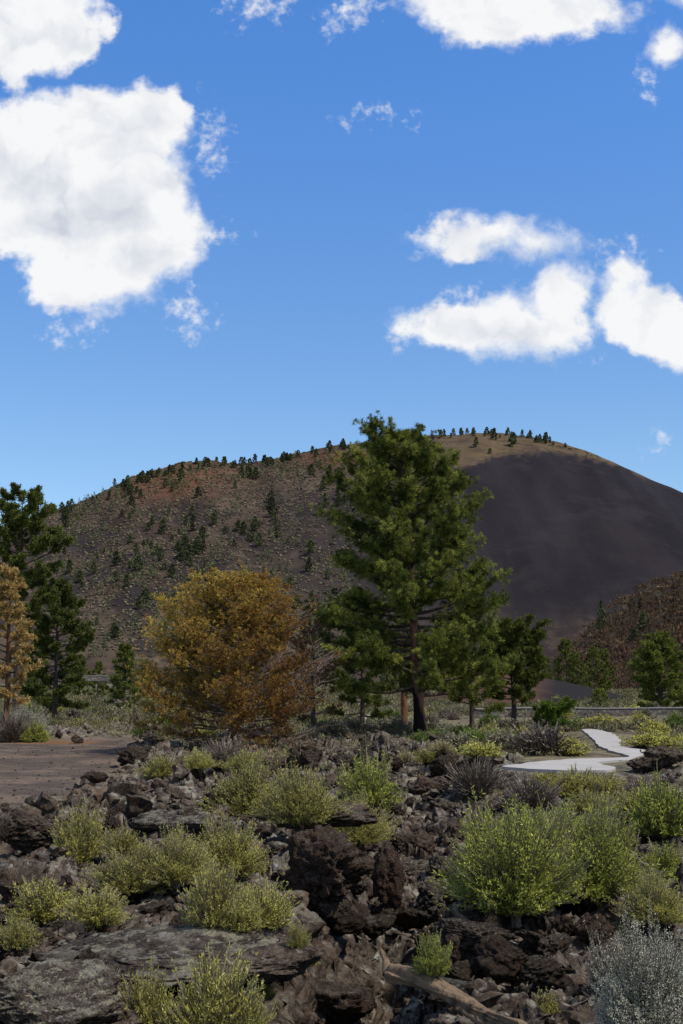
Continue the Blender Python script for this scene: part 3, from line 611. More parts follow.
for nm, x0, x1, y0, y1, n in regions:
    for _ in range(n):
        px_, py_ = rg.uniform(x0, x1), rg.uniform(y0, y1); a = (py_-680)/300
        s = sizes.get(nm, (12+22*a, 26+44*a, 8+12*a, 15+28*a))
        wv = rg.uniform(s[0], s[1]); hv = min(rg.uniform(s[2], s[3]), wv*0.9)
        if py_ < 815 and 480 < px_ < 650: continue
        mi = ['lava', 'lava', 'rust', 'slab', 'lava'][rg.integers(0, 5)]
        look = {'lava': 'rough dark', 'rust': 'brownish', 'slab': 'pale crusted grey'}[mi]; big = 'small' if wv < s[0]+0.33*(s[1]-s[0]) else ('middling' if wv < s[0]+0.66*(s[1]-s[0]) else 'large')
        lab_ = f'{big} {look} lava rock {where(px_, py_)}'
        if lab_ in seen_lab: continue
        seen_lab.add(lab_)
        put_rock('lava_boulder', lab_, px_, py_, wv, hv, None, mi, rz=rg.uniform(0, 6.28), tilt=(rg.uniform(-.4, .4), rg.uniform(-.4, .4)), group=f'lava rocks of the {nm}')
# fallen log
g = Geo(); tlog = np.linspace(0, 1, 70)
P = np.stack([tlog*1.25, 0.05*np.sin(tlog*5), 0.03*np.sin(tlog*7)], 1); R = 0.075*(1-0.35*tlog)*(1+0.05*np.sin(tlog*13))
R[0] *= 0.6; R[-1] *= 0.25; R[1] *= 0.85; g.tube(P, R, 44)
V = np.concatenate(g.V); a = np.arctan2(V[:, 2], V[:, 1]); k = 1+0.16*np.sin(a*5+V[:, 0]*1.5)+0.25*perlin(V[:, 0]*2.5, a*1.7, 3)
k = k*(1+0.30*np.abs(fbm(V[:, 0]*1.5, a*3.2, 7, 3, 0.7))-0.15*(np.sin(a*9+V[:, 0]*2) > 0.3)); V[:, 1:] = (V[:, 1:]-0)*k[:, None]*np.array([1.0, 0.72]); g.V = [V]
bpy.context.view_layer.update(); DG = bpy.context.evaluated_depsgraph_get()
def cast(px_, py_):
    r = ray(px_, py_); ok, loc, nn, ii, ob, mm = SC.ray_cast(DG, Vector((0, 0, CZ)), Vector(r).normalized())
    return (loc.x, loc.y, loc.z) if ok and loc.y < 60 else hit(px_, py_)
_c = [cast(388+t_*142, 978+t_*58) for t_ in np.linspace(0, 1, 9)]; _yy = max(7.7, min(c[1] for c in _c[3:])-0.15)
x, y, z = at_dist(388, 972, _yy+0.75); x2, y2, z2 = at_dist(530, 1030, _yy-0.05); z -= 0.13; z2 -= 0.05
root = empty('fallen_log', (x, y, z+0.12)); dv = Vector((x2-x, y2-y, z2+0.06-z-0.12)); root.rotation_euler = dv.to_track_quat('X', 'Z').to_euler(); root.scale = (dv.length/1.25, 1.0, 1.0)
tag(root, 'weathered tan log lying slantwise at the bottom centre right', 'log')
link('trunk', g.mesh('trunk', True), M['log'], root)
g = Geo(); g.tube([[0.35, 0.03, 0.05], [0.30, 0.10, 0.14], [0.24, 0.13, 0.2]], [0.022, 0.016, 0.006]); g.tube([[0.0, 0, 0], [-0.08, 0.05, 0.06], [-0.13, 0.04, 0.12]], [0.04, 0.025, 0.008]); link('branch_stub', g.mesh('branch_stub', True), M['log'], root)
# ------------------------------------------------------------------ low wall
m, t, b, o = mat('wall_stone'); Pw, uz = geo_pos(t)
c = t.mix(t.ss(t.voro(t.vm('MULTIPLY', Pw, (1, 1, 1.8)), 3.0), 0.1, 0.6), (0.15, 0.135, 0.12), (0.055, 0.05, 0.047)); c = t.mix(t.math('MULTIPLY', t.noise(Pw, 4, 5), 0.5), c, (0.16, 0.14, 0.12)); t.l.new(c, b.inputs[0]); bump(t, b, t.voro(Pw, 3.0), 0.6, 0.1)
M['coping'] = M['concrete'].copy(); M['coping'].name = 'coping_stone'
for n_ in M['coping'].node_tree.nodes:
    if n_.type == 'MIX':
        for q_ in (6, 7):
            if not n_.inputs[q_].is_linked: n_.inputs[q_].default_value = [v*0.62 for v in n_.inputs[q_].default_value[:3]]+[1]
def wall(pts, hgt, label, d):
    r = empty('low_wall', (*at_dist(*pts[0], d)[:2], 0)); tag(r, label, 'wall')
    P = [at_dist(a, b_, d+k*1.2) for k, (a, b_) in enumerate(pts)]
    o0 = np.array([r.location[0], r.location[1], 0])
    for nm, th, z0, z1, mm, p_ in (('stone_courses', 0.22, -hgt, 0, m, 0), ('coping', 0.27, 0.003, 0.055, M['coping'], 0)):
        g = Geo()
        Q = np.array(P)
        nrm = np.array([0, 1.0, 0]); n = len(Q)
        V = []
        for q_ in Q: V += [q_-o0+[0, -th, z0], q_-o0+[0, -th, z1], q_-o0+[0, th, z1], q_-o0+[0, th, z0]]
        T = []
        for i in range(n-1):
            for j in range(4):
                a, b2, c2, d2 = i*4+j, i*4+(j+1) % 4, (i+1)*4+(j+1) % 4, (i+1)*4+j; T += [[a, b2, c2], [a, c2, d2]]
        T += [[0, 1, 2], [0, 2, 3], [n*4-4, n*4-3, n*4-2], [n*4-4, n*4-2, n*4-1]]
        g.add(np.array(V), np.array(T)); link(nm, g.mesh(nm), mm, r)
wall([(470, 709.5), (520, 708.2), (560, 708), (600, 708.8), (640, 708.4), (700, 708), (760, 709)], 1.1, 'low grey stone wall with a pale top behind the winding path', 76)
wall([(82, 676.5), (100, 676), (124, 677)], 0.4, 'short pale topped low wall beyond the brush at far left', 110)
bmx = [gnd(a, b_, 0.02) for a, b_ in ((350, 718.5), (372, 716), (398, 714), (404, 715.5), (380, 719), (356, 721))]
V = np.array([[x, y, gz(x, y)*0+0.16] for x, y in bmx]+[[x, y, -0.1] for x, y in bmx]); n = 6
T = [[0, i, i+1] for i in range(1, 5)]+[t_ for i in range(n) for t_ in ([i, (i+1) % n, n+(i+1) % n], [i, n+(i+1) % n, n+i])]
tag(link('pavement', mesh_np('pavement', V, T), M['concrete']), kind='structure')
# ------------------------------------------------------------------ trees
def limb_path(p0, az, L, up0, up1, rg, n=7, wig=0.12):
    P = [np.array(p0, float)]; st = L/(n-1)
    for i in range(n-1):
        t_ = i/(n-2); el = up0+(up1-up0)*t_; a = az+rg.normal(0, wig)
        P.append(P[-1]+st*np.array([math.cos(a)*math.cos(el), math.sin(a)*math.cos(el), math.sin(el)]))
    return np.array(P)
def pine(seed, H, rad, crown=(0.15, 1.0), n_limb=60, trunk_r=0.16, lean=None, needle=(0.17, 0.022, 9), tufts=10, mats=('needle', 'bark', 'barkdark'),
         up=(0.0, 0.5), wig=0.12, sub=7, keep=lambda p: 1.0, tuft_spread=0.9, sublen=0.38, tint=lambda p, rg: 0.5, dead_low=0.0, trunks=1, mid=0):
    rg = np.random.default_rng(seed); root = empty('pine_tree', (0, 0, 0)); 
    gt = Geo(); gb = Geo(); C = []; D = []; Tn = []
    hs = np.linspace(0, 1, 14); ln = lean or (lambda z: (0, 0))
    tp = np.array([[ln(h*H)[0]+0.004*H*math.sin(h*7+seed), ln(h*H)[1]+0.02*math.sin(h*9), h*H*0.985-0.25*(h == 0)] for h in hs])
    tr = trunk_r*(1-hs)**0.8+0.012; tr[0] *= 1.35; gt.tube(tp, tr, 12)
    tpos = lambda z: np.array([np.interp(z, tp[:, 2], tp[:, i]) for i in range(3)])
    cb, ct = crown[0]*H, crown[1]*H
    for i in range(n_limb):
        f = (i+rg.uniform(0, 1))/n_limb; f = f**0.9; z = cb+(ct-cb)*f; az = i*2.399+rg.normal(0, 0.35)
        L = rad(z/H, az)*rg.uniform(0.72, 1.08)
        if L < 0.05: continue
        p0 = tpos(z); el = up[0]+(up[1]-up[0])*f
        P = limb_path(p0, az, L, el-0.15+rg.normal(0, 0.12), el+0.35+rg.normal(0, 0.15), rg, wig=wig)
        r0 = min(trunk_r*0.42, 0.02+0.022*L)*(1-0.4*f); gb.tube(P, np.linspace(r0, 0.007, len(P)), 6)
        nb_ = max(3, int(sub*(0.5+L/2.0)))
        for j in range(nb_):
            s = rg.uniform(0.32, 1.0) if j else 1.0; k = s*(len(P)-1); a_ = P[int(k)]*(1-(k % 1))+P[min(int(k)+1, len(P)-1)]*(k % 1)
            d = P[-1]-P[0]; base = math.atan2(d[1], d[0])+rg.normal(0, 0.9)
            l2 = sublen*(0.5+0.5*min(L, 2.5)/1.5)*rg.uniform(0.5, 1.2)
            Q = limb_path(a_, base, l2, rg.uniform(-0.1, 0.5), rg.uniform(0.3, 1.1), rg, n=4)
            gb.tube(Q, np.linspace(0.011, 0.004, 4), 4)
            if f < dead_low and rg.uniform() < 0.75: continue
            kp = keep(Q[-1])
            if rg.uniform() > kp: continue
            m_ = max(2, int(tufts*rg.uniform(0.5, 1.2)))
            tvs = tint(Q[-1], rg)
            for q_ in range(m_):
                s2 = rg.uniform(0.25, 1.0); k2 = s2*3; i2 = min(int(k2), 2); c_ = Q[i2]*(1-(k2-i2))+Q[i2+1]*(k2-i2)
                C.append(c_+rg.normal(0, l2*0.16, 3)); D.append(unit((Q[-1]-Q[0])+np.array([0, 0, 0.25*l2]))); Tn.append(tvs+rg.normal(0, 0.12))
    gf = Geo(); C = np.array(C); D = np.array(D)
    blades(gf, C, D, needle[2], needle[0], needle[1], tuft_spread, rg, np.array(Tn))
    link('crown', gf.mesh('crown'), M[mats[0]], root); link('trunk', gt.mesh('trunk', True), M[mats[1]], root); link('limbs', gb.mesh('limbs', True), M[mats[2]], root)
    return root
def rprof(pts, asym=0.0, ph=0.0):
    p = np.array(pts, float); return lambda t_, az: float(np.interp(t_, p[:, 0], p[:, 1]))*(1+asym*math.cos(az-ph))*(0.80+0.36*abs(math.sin(az*2.5+t_*21)))
def plant(root, px, d, z=None):
    X = (px-W_/2)/F*d*1.0; root.location = (X, d, (gz(X, d) if z is None else z)-0.03)
# tall ponderosa
zz = lambda y: (738-y)/320
tr = pine(21, 10.9, rprof([(0.1, 2.9), (0.17, 3.6), (0.27, 3.4), (0.40, 2.9), (0.47, 2.8), (0.56, 2.7), (0.66, 2.9), (0.75, 2.5), (0.82, 2.2), (0.90, 1.6), (0.96, 1.05), (1.0, 0.35)], 0.10, 2.9), (0.12, 0.985), 112, 0.20,
          lean=lambda z: (-0.85*(z/12)**1.8, 0), needle=(0.14, 0.0095, 40), tufts=12, tuft_spread=1.1, up=(-0.04, 0.62), tint=lambda p, rg: rg.normal(0.5, 0.30), sub=10, wig=0.2, sublen=0.52, keep=lambda p: 0.92, dead_low=0.0)
tag(tr, 'tallest ponderosa pine with a fire blackened trunk foot, mid picture', 'tree'); plant(tr, 418, 47.5)
tr.children[1].name = 'trunk'
# companions
def mk(seed, label, px, d, H, rad, **kw):
    r = pine(seed, H, rad, **kw); tag(r, label, 'tree'); plant(r, px, d); return r
mk(22, 'small round topped green pine with dark forked limbs, right of the tallest pine', 513, 60, 4.7, rprof([(0.3, 0.9), (0.5, 1.8), (0.75, 1.7), (0.92, 1.1), (1, 0.4)], 0.1, 0), crown=(0.3, 0.99), n_limb=44, trunk_r=0.13, tufts=15, up=(0.2, 0.8), sub=9, mats=('needle', 'barkdark', 'barkdark'), needle=(0.18, 0.024, 14), lean=lambda z: (-0.1+0.08*math.sin(z*1.3), 0))
mk(23, 'low green pine leaning right at the foot of the small round pine', 536, 59, 1.35, rprof([(0.3, 0.7), (0.7, 1.0), (1, 0.5)], 0.5, 0), crown=(0.4, 0.99), n_limb=16, trunk_r=0.07, tufts=14, up=(0.1, 0.5), sub=7, mats=('bright', 'barkdark', 'barkdark'), needle=(0.15, 0.022, 14), lean=lambda z: (0.5*z, 0))
mk(24, 'mid green pine with low skirts, left behind the tallest pine', 362, 56, 4.4, rprof([(0.1, 1.3), (0.4, 1.4), (0.8, 0.9), (1, 0.3)]), crown=(0.14, 0.99), n_limb=34, trunk_r=0.10, tufts=10, up=(0, 0.6), mats=('needle_dark', 'barkdark', 'barkdark'), needle=(0.18, 0.024, 12))
mk(25, 'squat green pine filling the gap right of the tallest trunk', 470, 57, 4.3, rprof([(0.25, 1.6), (0.55, 2.3), (0.8, 1.7), (1, 0.6)]), crown=(0.28, 0.99), n_limb=34, trunk_r=0.11, tufts=11, up=(0, 0.7), mats=('needle', 'barkdark', 'barkdark'), needle=(0.18, 0.024, 13))
mk(26, 'pine with a reddish bare lower trunk behind the tallest pine', 403, 61, 6.0, rprof([(0.35, 1.0), (0.6, 1.3), (1, 0.3)]), crown=(0.36, 0.99), n_limb=24, trunk_r=0.17, tufts=10, mats=('needle_dark', 'barkred', 'barkdark'), needle=(0.18, 0.026, 10))
# ochre dome tree
def ochre_tint(p, rg): return np.clip(0.22+0.26*(p[2]/5.4*2)-0.12*p[0]+rg.normal(0, 0.2), 0, 1)
ot = mk(31, 'large round dying tree with mustard and orange needles, left of the tallest pine', 236, 41.0, 4.75, (lambda t_, az: 1.04*float(np.interp(t_, [0.05, 0.15, 0.3, 0.5, 0.7, 0.84, 0.94, 1], [2.3, 2.9, 3.1, 2.9, 2.3, 1.6, 0.95, 0.4]))), crown=(0.07, 0.97), n_limb=140, trunk_r=0.13, tufts=9,
        up=(-0.05, 1.0), sub=12, sublen=0.5, wig=0.22, mats=('needle_ochre', 'barkdark', 'twig'), needle=(0.095, 0.014, 13), tuft_spread=1.1, tint=ochre_tint, keep=lambda p: 0.92-0.75*sst(p[0]+0.2*p[1], 1.3, 2.6)-0.5*sst(-p[2], -1.5, -0.2))
mk(32, 'rusty brown half bare tree peeping up behind the mustard tree', 313, 50, 4.3, rprof([(0.25, 1.0), (0.6, 1.25), (0.85, 0.9), (1, 0.35)]), crown=(0.2, 0.98), n_limb=44, trunk_r=0.09, tufts=7, up=(0.2, 0.9), sub=9, mats=('needle_brown', 'barkdark', 'twig'), needle=(0.11, 0.02, 8), keep=lambda p: 0.6)
# left edge
mk(41, 'tall dark open crowned pine at the left edge', 20, 62, 11.0, rprof([(0.40, 0.0), (0.5, 1.5), (0.62, 2.0), (0.75, 2.2), (0.88, 1.7), (1, 0.8)]), crown=(0.45, 0.99), n_limb=50, trunk_r=0.17, tufts=14, up=(0.1, 0.6), sub=8, mats=('needle_dark', 'barkdark', 'barkdark'), needle=(0.20, 0.026, 14), wig=0.25, keep=lambda p: 0.9)
mk(42, 'dense dark green pine behind the orange tree at left', 58, 76, 7.9, rprof([(0.08, 1.6), (0.3, 2.0), (0.6, 1.9), (0.85, 1.1), (1, 0.3)]), crown=(0.08, 0.99), n_limb=60, trunk_r=0.16, tufts=12, up=(-0.1, 0.5), sub=8, mats=('needle_dark', 'barkdark', 'barkdark'), needle=(0.22, 0.03, 13))
mk(43, 'pale orange dying tree at the left edge in front of the dark pines', 10, 50, 6.6, rprof([(0.18, 0.7), (0.4, 1.1), (0.6, 0.8), (0.75, 0.6), (1, 0.25)]), crown=(0.2, 0.98), n_limb=44, trunk_r=0.13, tufts=12, up=(0.1, 0.8), sub=8, mats=('needle_orange', 'barkred', 'barkdark'), needle=(0.14, 0.022, 12), keep=lambda p: 0.8)
mk(44, 'small dark conifer standing alone right of the left edge pines', 126, 92, 4.7, rprof([(0.04, 1.35), (0.3, 1.2), (0.7, 0.7), (1, 0.15)]), crown=(0.04, 0.99), n_limb=60, trunk_r=0.09, tufts=8, up=(0, 0.4), sub=7, mats=('needle_dark', 'barkdark', 'barkdark'), needle=(0.17, 0.03, 9))
mk(45, 'round green pine behind the low wall near the right edge', 658, 92, 5.2, rprof([(0.05, 1.5), (0.3, 1.9), (0.6, 1.7), (0.85, 1.0), (1, 0.35)]), crown=(0.05, 0.99), n_limb=66, trunk_r=0.12, tufts=11, up=(0, 0.7), sub=8, mats=('needle', 'barkdark', 'barkdark'), needle=(0.19, 0.03, 12))
mk(46, 'tiny green pine at the foot of the grey cinder mound', 597, 88, 1.6, rprof([(0.1, 0.6), (0.6, 0.45), (1, 0.1)]), crown=(0.08, 0.98), n_limb=26, trunk_r=0.05, tufts=7, mats=('needle', 'barkdark', 'barkdark'), needle=(0.13, 0.03, 9), sub=5)
# coarse tree prototypes for the middle and far distance
def far_tree(seed, H, rb, mats, n=26, blade=(0.7, 0.20, 7), name='pine_tree', narrow=1.0, hide=False):
    return pine(seed, H, rprof([(0.08, rb), (0.4, rb*0.8), (0.75, rb*0.5), (1, rb*0.1)]), crown=(0.10, 0.99), n_limb=n, trunk_r=H*0.018, needle=blade, tufts=3, sub=3, sublen=rb*0.35, mats=mats, up=(0, 0.4))
placed = {}
def put_copy(proto, x, y, z, s, label, group, cat='tree', name='pine_tree', sz=None):
    k = id(proto)
    if k not in placed: placed[k] = 1; c_ = proto
    else: c_ = copy_tree(proto)
    c_.location = (x, y, z); c_.rotation_euler = (0, 0, random.uniform(0, 6.28)); c_.scale = (s, s, sz or s)
    c_.name = name; tag(c_, label, cat, group); return c_
FD = [far_tree(300+i, 9, 2.3, ('needle_far', 'barkdark', 'barkdark'), 22, (1.0, 0.42, 5)) for i in range(4)]
for pr in FD:
    for ch in list(pr.children):
        if ch.name.startswith('limbs'): bpy.data.objects.remove(ch)
def hill_point(px_, py_):
    Y = np.linspace(R0+5, R1+4, 1200); r = ray(px_, py_); X = r[0]/r[1]*Y; Z = CZ+r[2]/r[1]*Y; h = cone_h(X, Y); k = np.argmax(Z < h)
    if not Z[k] < h[k]: k = len(Y)-1
    return X[k], Y[k], h[k]
sky_line = lambda x: float(np.interp(x, [p[0] for p in CONE], [p[1] for p in CONE]))
rg = np.random.default_rng(9); cnt = 0
def hill_tree(px_, py_, hpx, label, group):
    global cnt
    x, y, z = hill_point(px_, py_); s = hpx*y/F/9; put_copy(FD[cnt % 4], x, y, z-0.3, s*rg.uniform(0.9, 1.25), label, group, sz=s); cnt += 1
for _ in range(70):
    px_ = rg.uniform(60, 350); hill_tree(px_, sky_line(px_)+rg.uniform(0.5, 7), rg.uniform(4, 10), 'small dark pine on the skyline of the left ridge', 'skyline pines of the left ridge')
for _ in range(34):
    px_ = rg.choice([rg.uniform(436, 572), rg.uniform(440, 530), rg.uniform(360, 572)]); hill_tree(px_, sky_line(px_)+rg.uniform(0.5, 5), rg.uniform(3.5, 9), 'small dark pine on the grassy rim of the bare cinder cone', 'pines on the cone rim')
for px_, py_, h_ in ((476, 447, 10), (513, 447, 15), (494, 440, 12), (540, 443, 9), (455, 462, 9), (490, 454, 6)): hill_tree(px_, py_, h_, 'larger dark pine just below the rim of the cone', 'larger pines below the rim')
k = 0
while k < 135:
    px_, py_ = rg.uniform(64, 345), rg.uniform(470, 640); f_ = py_-sky_line(px_)
    if f_ < 8: continue
    cl = float(perlin(np.array([px_/35]), np.array([py_/28]), 6.6)[0])
    pr_ = np.interp(f_, [8, 60, 110, 170], [0.9, 0.65, 0.4, 0.3])*(0.55+1.6*cl)
    if rg.uniform() > pr_: continue
    hill_tree(px_, py_, rg.uniform(5, 13)*(1+f_/500), 'dark pine scattered on the brown flank of the left ridge', 'pines scattered over the left ridge'); k += 1
# the thinner, smaller rest of the wood on the ridge, too many to tell apart: one object
G = Geo(); k2 = 0
while k2 < 850:
    if k2 < 220: px_ = rg.uniform(62, 420); py_ = sky_line(px_)+rg.uniform(2, 22)
    else:
        px_, py_ = rg.uniform(60, 350), rg.uniform(470, 660); f_ = py_-sky_line(px_)
        if f_ < 6 or rg.uniform() > 0.25+1.3*float(perlin(np.array([px_/30]), np.array([py_/24]), 2.6)[0]): continue
    x, y, z = hill_point(px_, py_); hh_ = rg.uniform(3.0, 7.5); m_ = 26; tz = rg.uniform(0.05, 1, m_); rr_ = (1-tz)*hh_*0.24+0.1; aa = rg.uniform(0, 6.28, m_)
    C_ = np.stack([x+rr_*np.cos(aa)*0.6, y+rr_*np.sin(aa)*0.6, z+tz*hh_*0.9], 1); blades(G, C_, np.stack([np.cos(aa), np.sin(aa), 0.4+0*aa], 1), 1, 1.0, 0.75, 0.4, rg, np.full(m_, rg.uniform(0.2, 1.0))); k2 += 1
tag(link('pine_wood', G.mesh('pine_wood'), M['needle_far']), 'thin scattered wood of small pines over the left ridge', 'wood', kind='stuff')
# pale bushes and grass tufts of the hill: nobody could count them
G = Geo(); VV, TT = ICO[2]
pts = 0
while pts < 9000:
    n = 3000; px_ = rg.uniform(40, 600, n); py_ = rg.uniform(455, 665, n)
    for a, b_ in zip(px_, py_):
        f_ = b_-sky_line(a)
        if f_ < 2: continue
        c_ = 1.0 if a < 200 else np.interp(a, [200, 330, 460, 600], [0.9, 0.45, 0.0, 0.0])
        if a > 420 and f_ < 18: c_ = 0.6
        if b_ > 600 and a < 420: c_ = max(c_, 0.30)
        if rg.uniform() > c_*(0.35+0.9*abs(math.sin(a*0.05+b_*0.08))): continue
        Y = R0+(R1-R0)*np.clip(1-(f_)/(678-sky_line(a)), 0.02, 0.985); r = ray(a, b_); 
        s = rg.uniform(0.45, 1.25); G.add(VV*np.array([s, s, s*0.75])*rg.uniform(0.7, 1.3, (len(VV), 1))+np.array([r[0]/r[1]*Y, Y, -1e3]), TT, rg.uniform(0, 1)); pts += 1
        if pts >= 9000: break
allV = np.concatenate(G.V); nV = len(VV); cen = allV.reshape(-1, nV, 3)[:, 0, :2]*0+allV.reshape(-1, nV, 3)[:, :, :2].mean(1)
hh = cone_h(cen[:, 0], cen[:, 1]); allV = allV.reshape(-1, nV, 3); allV[:, :, 2] += 1e3+hh[:, None]+0.3; G.V = [allV.reshape(-1, 3)]
M['hillbush'] = leaf_mat('hill_bush', (0.040, 0.038, 0.024), (0.145, 0.120, 0.078), None, 0.0)
tag(link('ground_cover', G.mesh('ground_cover'), M['hillbush']), 'pale dry bushes and grass tufts dotting the distant hill', 'ground cover', kind='stuff')
# burnt rusty wood on the right slope
DT = [pine(330+i, 8, rprof([(0.1, 0.9), (0.6, 0.6), (1, 0.1)]), crown=(0.12, 0.99), n_limb=26, trunk_r=0.16, needle=(0.40, 0.06, 4), tufts=2, sub=3, sublen=0.35, mats=('needle_dead', 'barkdark', 'barkdark'), up=(0, 0.3)) for i in range(3)]
def slope_point(px_, py_):
    Y = np.linspace(256, 432, 600); r = ray(px_, py_); X = r[0]/r[1]*Y; Z = CZ+r[2]/r[1]*Y; h = slope_h(X, Y); k = np.argmax(Z < h)
    if not Z[k] < h[k]: return None
    return X[k], Y[k], h[k]
k = 0
while k < 130:
    px_, py_ = rg.uniform(560, 700), rg.uniform(600, 700)
    if py_ < 588+max(0, (640-px_))*0.95 or rg.uniform() > np.interp(px_, [560, 610, 640], [0.2, 0.5, 1]): continue
    p = slope_point(px_, py_)
    if p is None: continue
    s = rg.uniform(9, 23)*p[1]/F/8
    if rg.uniform() < 0.12: put_copy(FD[k % 4], *p, s*0.7, 'living dark pine among the rusty dead trees of the right slope', 'living pines on the right slope')
    else: put_copy(DT[k % 3], *p, s, 'scorched rusty brown tree in the dead stand on the right slope', 'scorched trees on the right slope', name='dead_pine_tree', sz=s*1.15)
    k += 1
p = slope_point(602, 634)
if p: put_copy(FD[0], *p, 0.5, 'dark spire shaped conifer alone left of the rusty dead stand', None, sz=0.95)
for i in range(16):
    px_ = 622+i*4.4+rg.uniform(-1, 1); py_ = float(np.interp(px_, [620, 645, 660, 683, 700], [597, 590, 586, 570, 560]))+rg.uniform(-1, 2.5); p = slope_point(px_, py_+2)
    if p is None: continue
    o = link('rock_outcrop', bproto[i % 9]); s = rg.uniform(0.6, 1.5); o.material_slots[0].link = 'OBJECT'; o.material_slots[0].material = M['slab']; o.location = (p[0], p[1], p[2]-0.2); o.scale = (s*1.5, s, s*0.8); o.rotation_euler = (0, 0, rg.uniform(0, 6)); tag(o, 'grey rock of the ledge that crosses the top of the right slope', 'rock', 'rocks of the ledge on the right slope')
G = Geo(); k2 = 0
while k2 < 2600:
    px_, py_ = rg.uniform(540, 715), rg.uniform(575, 705); p = slope_point(px_, py_)
    if p is None: continue
    s = rg.uniform(0.5, 1.5); m_ = 22; C_ = np.array(p)+rg.normal(size=(m_, 3))*np.array([s*0.6, s*0.6, 0]); tv = rg.uniform(0, 1)
    blades(G, C_, unit(rg.normal(size=(m_, 3))*0.5+np.array([0, 0, 1])), 1, s*0.9, s*0.16, 0.3, rg, np.full(m_, tv)); k2 += 1
M['slope_brush'] = leaf_mat('slope_brush', (0.060, 0.040, 0.027), (0.155, 0.086, 0.050), (0.13, 0.13, 0.05), 0.1)
tag(link('brush', G.mesh('brush'), M['slope_brush']), 'rusty brown scrub covering the right slope', 'brush', kind='stuff')
# middle distance pines at the foot of the hill
MD = [pine(350+i, 6, rprof([(0.05, 1.6), (0.4, 1.5), (0.8, 0.8), (1, 0.2)]), crown=(0.05, 0.99), n_limb=34, trunk_r=0.1, needle=(0.32, 0.07, 8), tufts=5, sub=5, sublen=0.4, mats=('needle', 'barkdark', 'barkdark')) for i in range(3)]
MD2 = [pine(360+i, 6, rprof([(0.05, 1.5), (0.4, 1.3), (0.8, 0.7), (1, 0.2)]), crown=(0.05, 0.99), n_limb=34, trunk_r=0.1, needle=(0.32, 0.07, 8), tufts=5, sub=5, sublen=0.4, mats=('needle_dark', 'barkdark', 'barkdark')) for i in range(2)]
mid = [(565, 640, 200, 'narrow green pine behind the cinder mound', 36, 0), (575, 655, 190, 'short pine left of the bright pair behind the mound', 22, 0), (592, 648, 210, 'bright green pine, left one of a pair under the right slope', 30, 0), (602, 650, 215, 'bright green pine, right one of a pair under the right slope', 26, 0),
       (100, 662, 150, 'light green low pine between the dark pine and the lone conifer', 22, 0), (82, 655, 160, 'dark low pine beside the dense left edge pine', 30, 1), (146, 660, 170, 'dark low pine just right of the lone conifer', 28, 1),
       (440, 640, 180, 'low dark pine seen through the skirts of the tallest pine', 34, 1), (340, 650, 180, 'low dark pine right of the mustard tree', 30, 1), (545, 658, 230, 'faint low pine left of the mound top', 22, 1), (672, 660, 120, 'green pine cut by the right edge behind the round pine', 40, 0), (38, 640, 120, 'dark pine filling the gap behind the orange tree', 48, 1)]
for i, (px_, py_, d, lab, hp, kk) in enumerate(mid):
    X = (px_-W_/2)/F*d; zb = 0
    s = (CZ-(-0) + (680-py_)*d/F)/6.0
    if 110 < d < 182 and px_ > 345: zb = float(mound_h(np.array([X]), np.array([d]))[0])
    pr = (MD2 if kk else MD)[i % (2 if kk else 3)]
    put_copy(pr, X, d, zb-0.1, max(s, 0.4), lab, None)
# a far wood at the hill foot
for i in range(38):
    px_ = rg.uniform(-10, 560); d = rg.uniform(230, 640); X = (px_-W_/2)/F*d
    put_copy(FD[i % 4], X, d, -0.2, rg.uniform(0.3, 0.7)*(0.5+d/900), 'dark pine in the thin belt at the foot of the hill', 'pines in the belt at the hill foot')
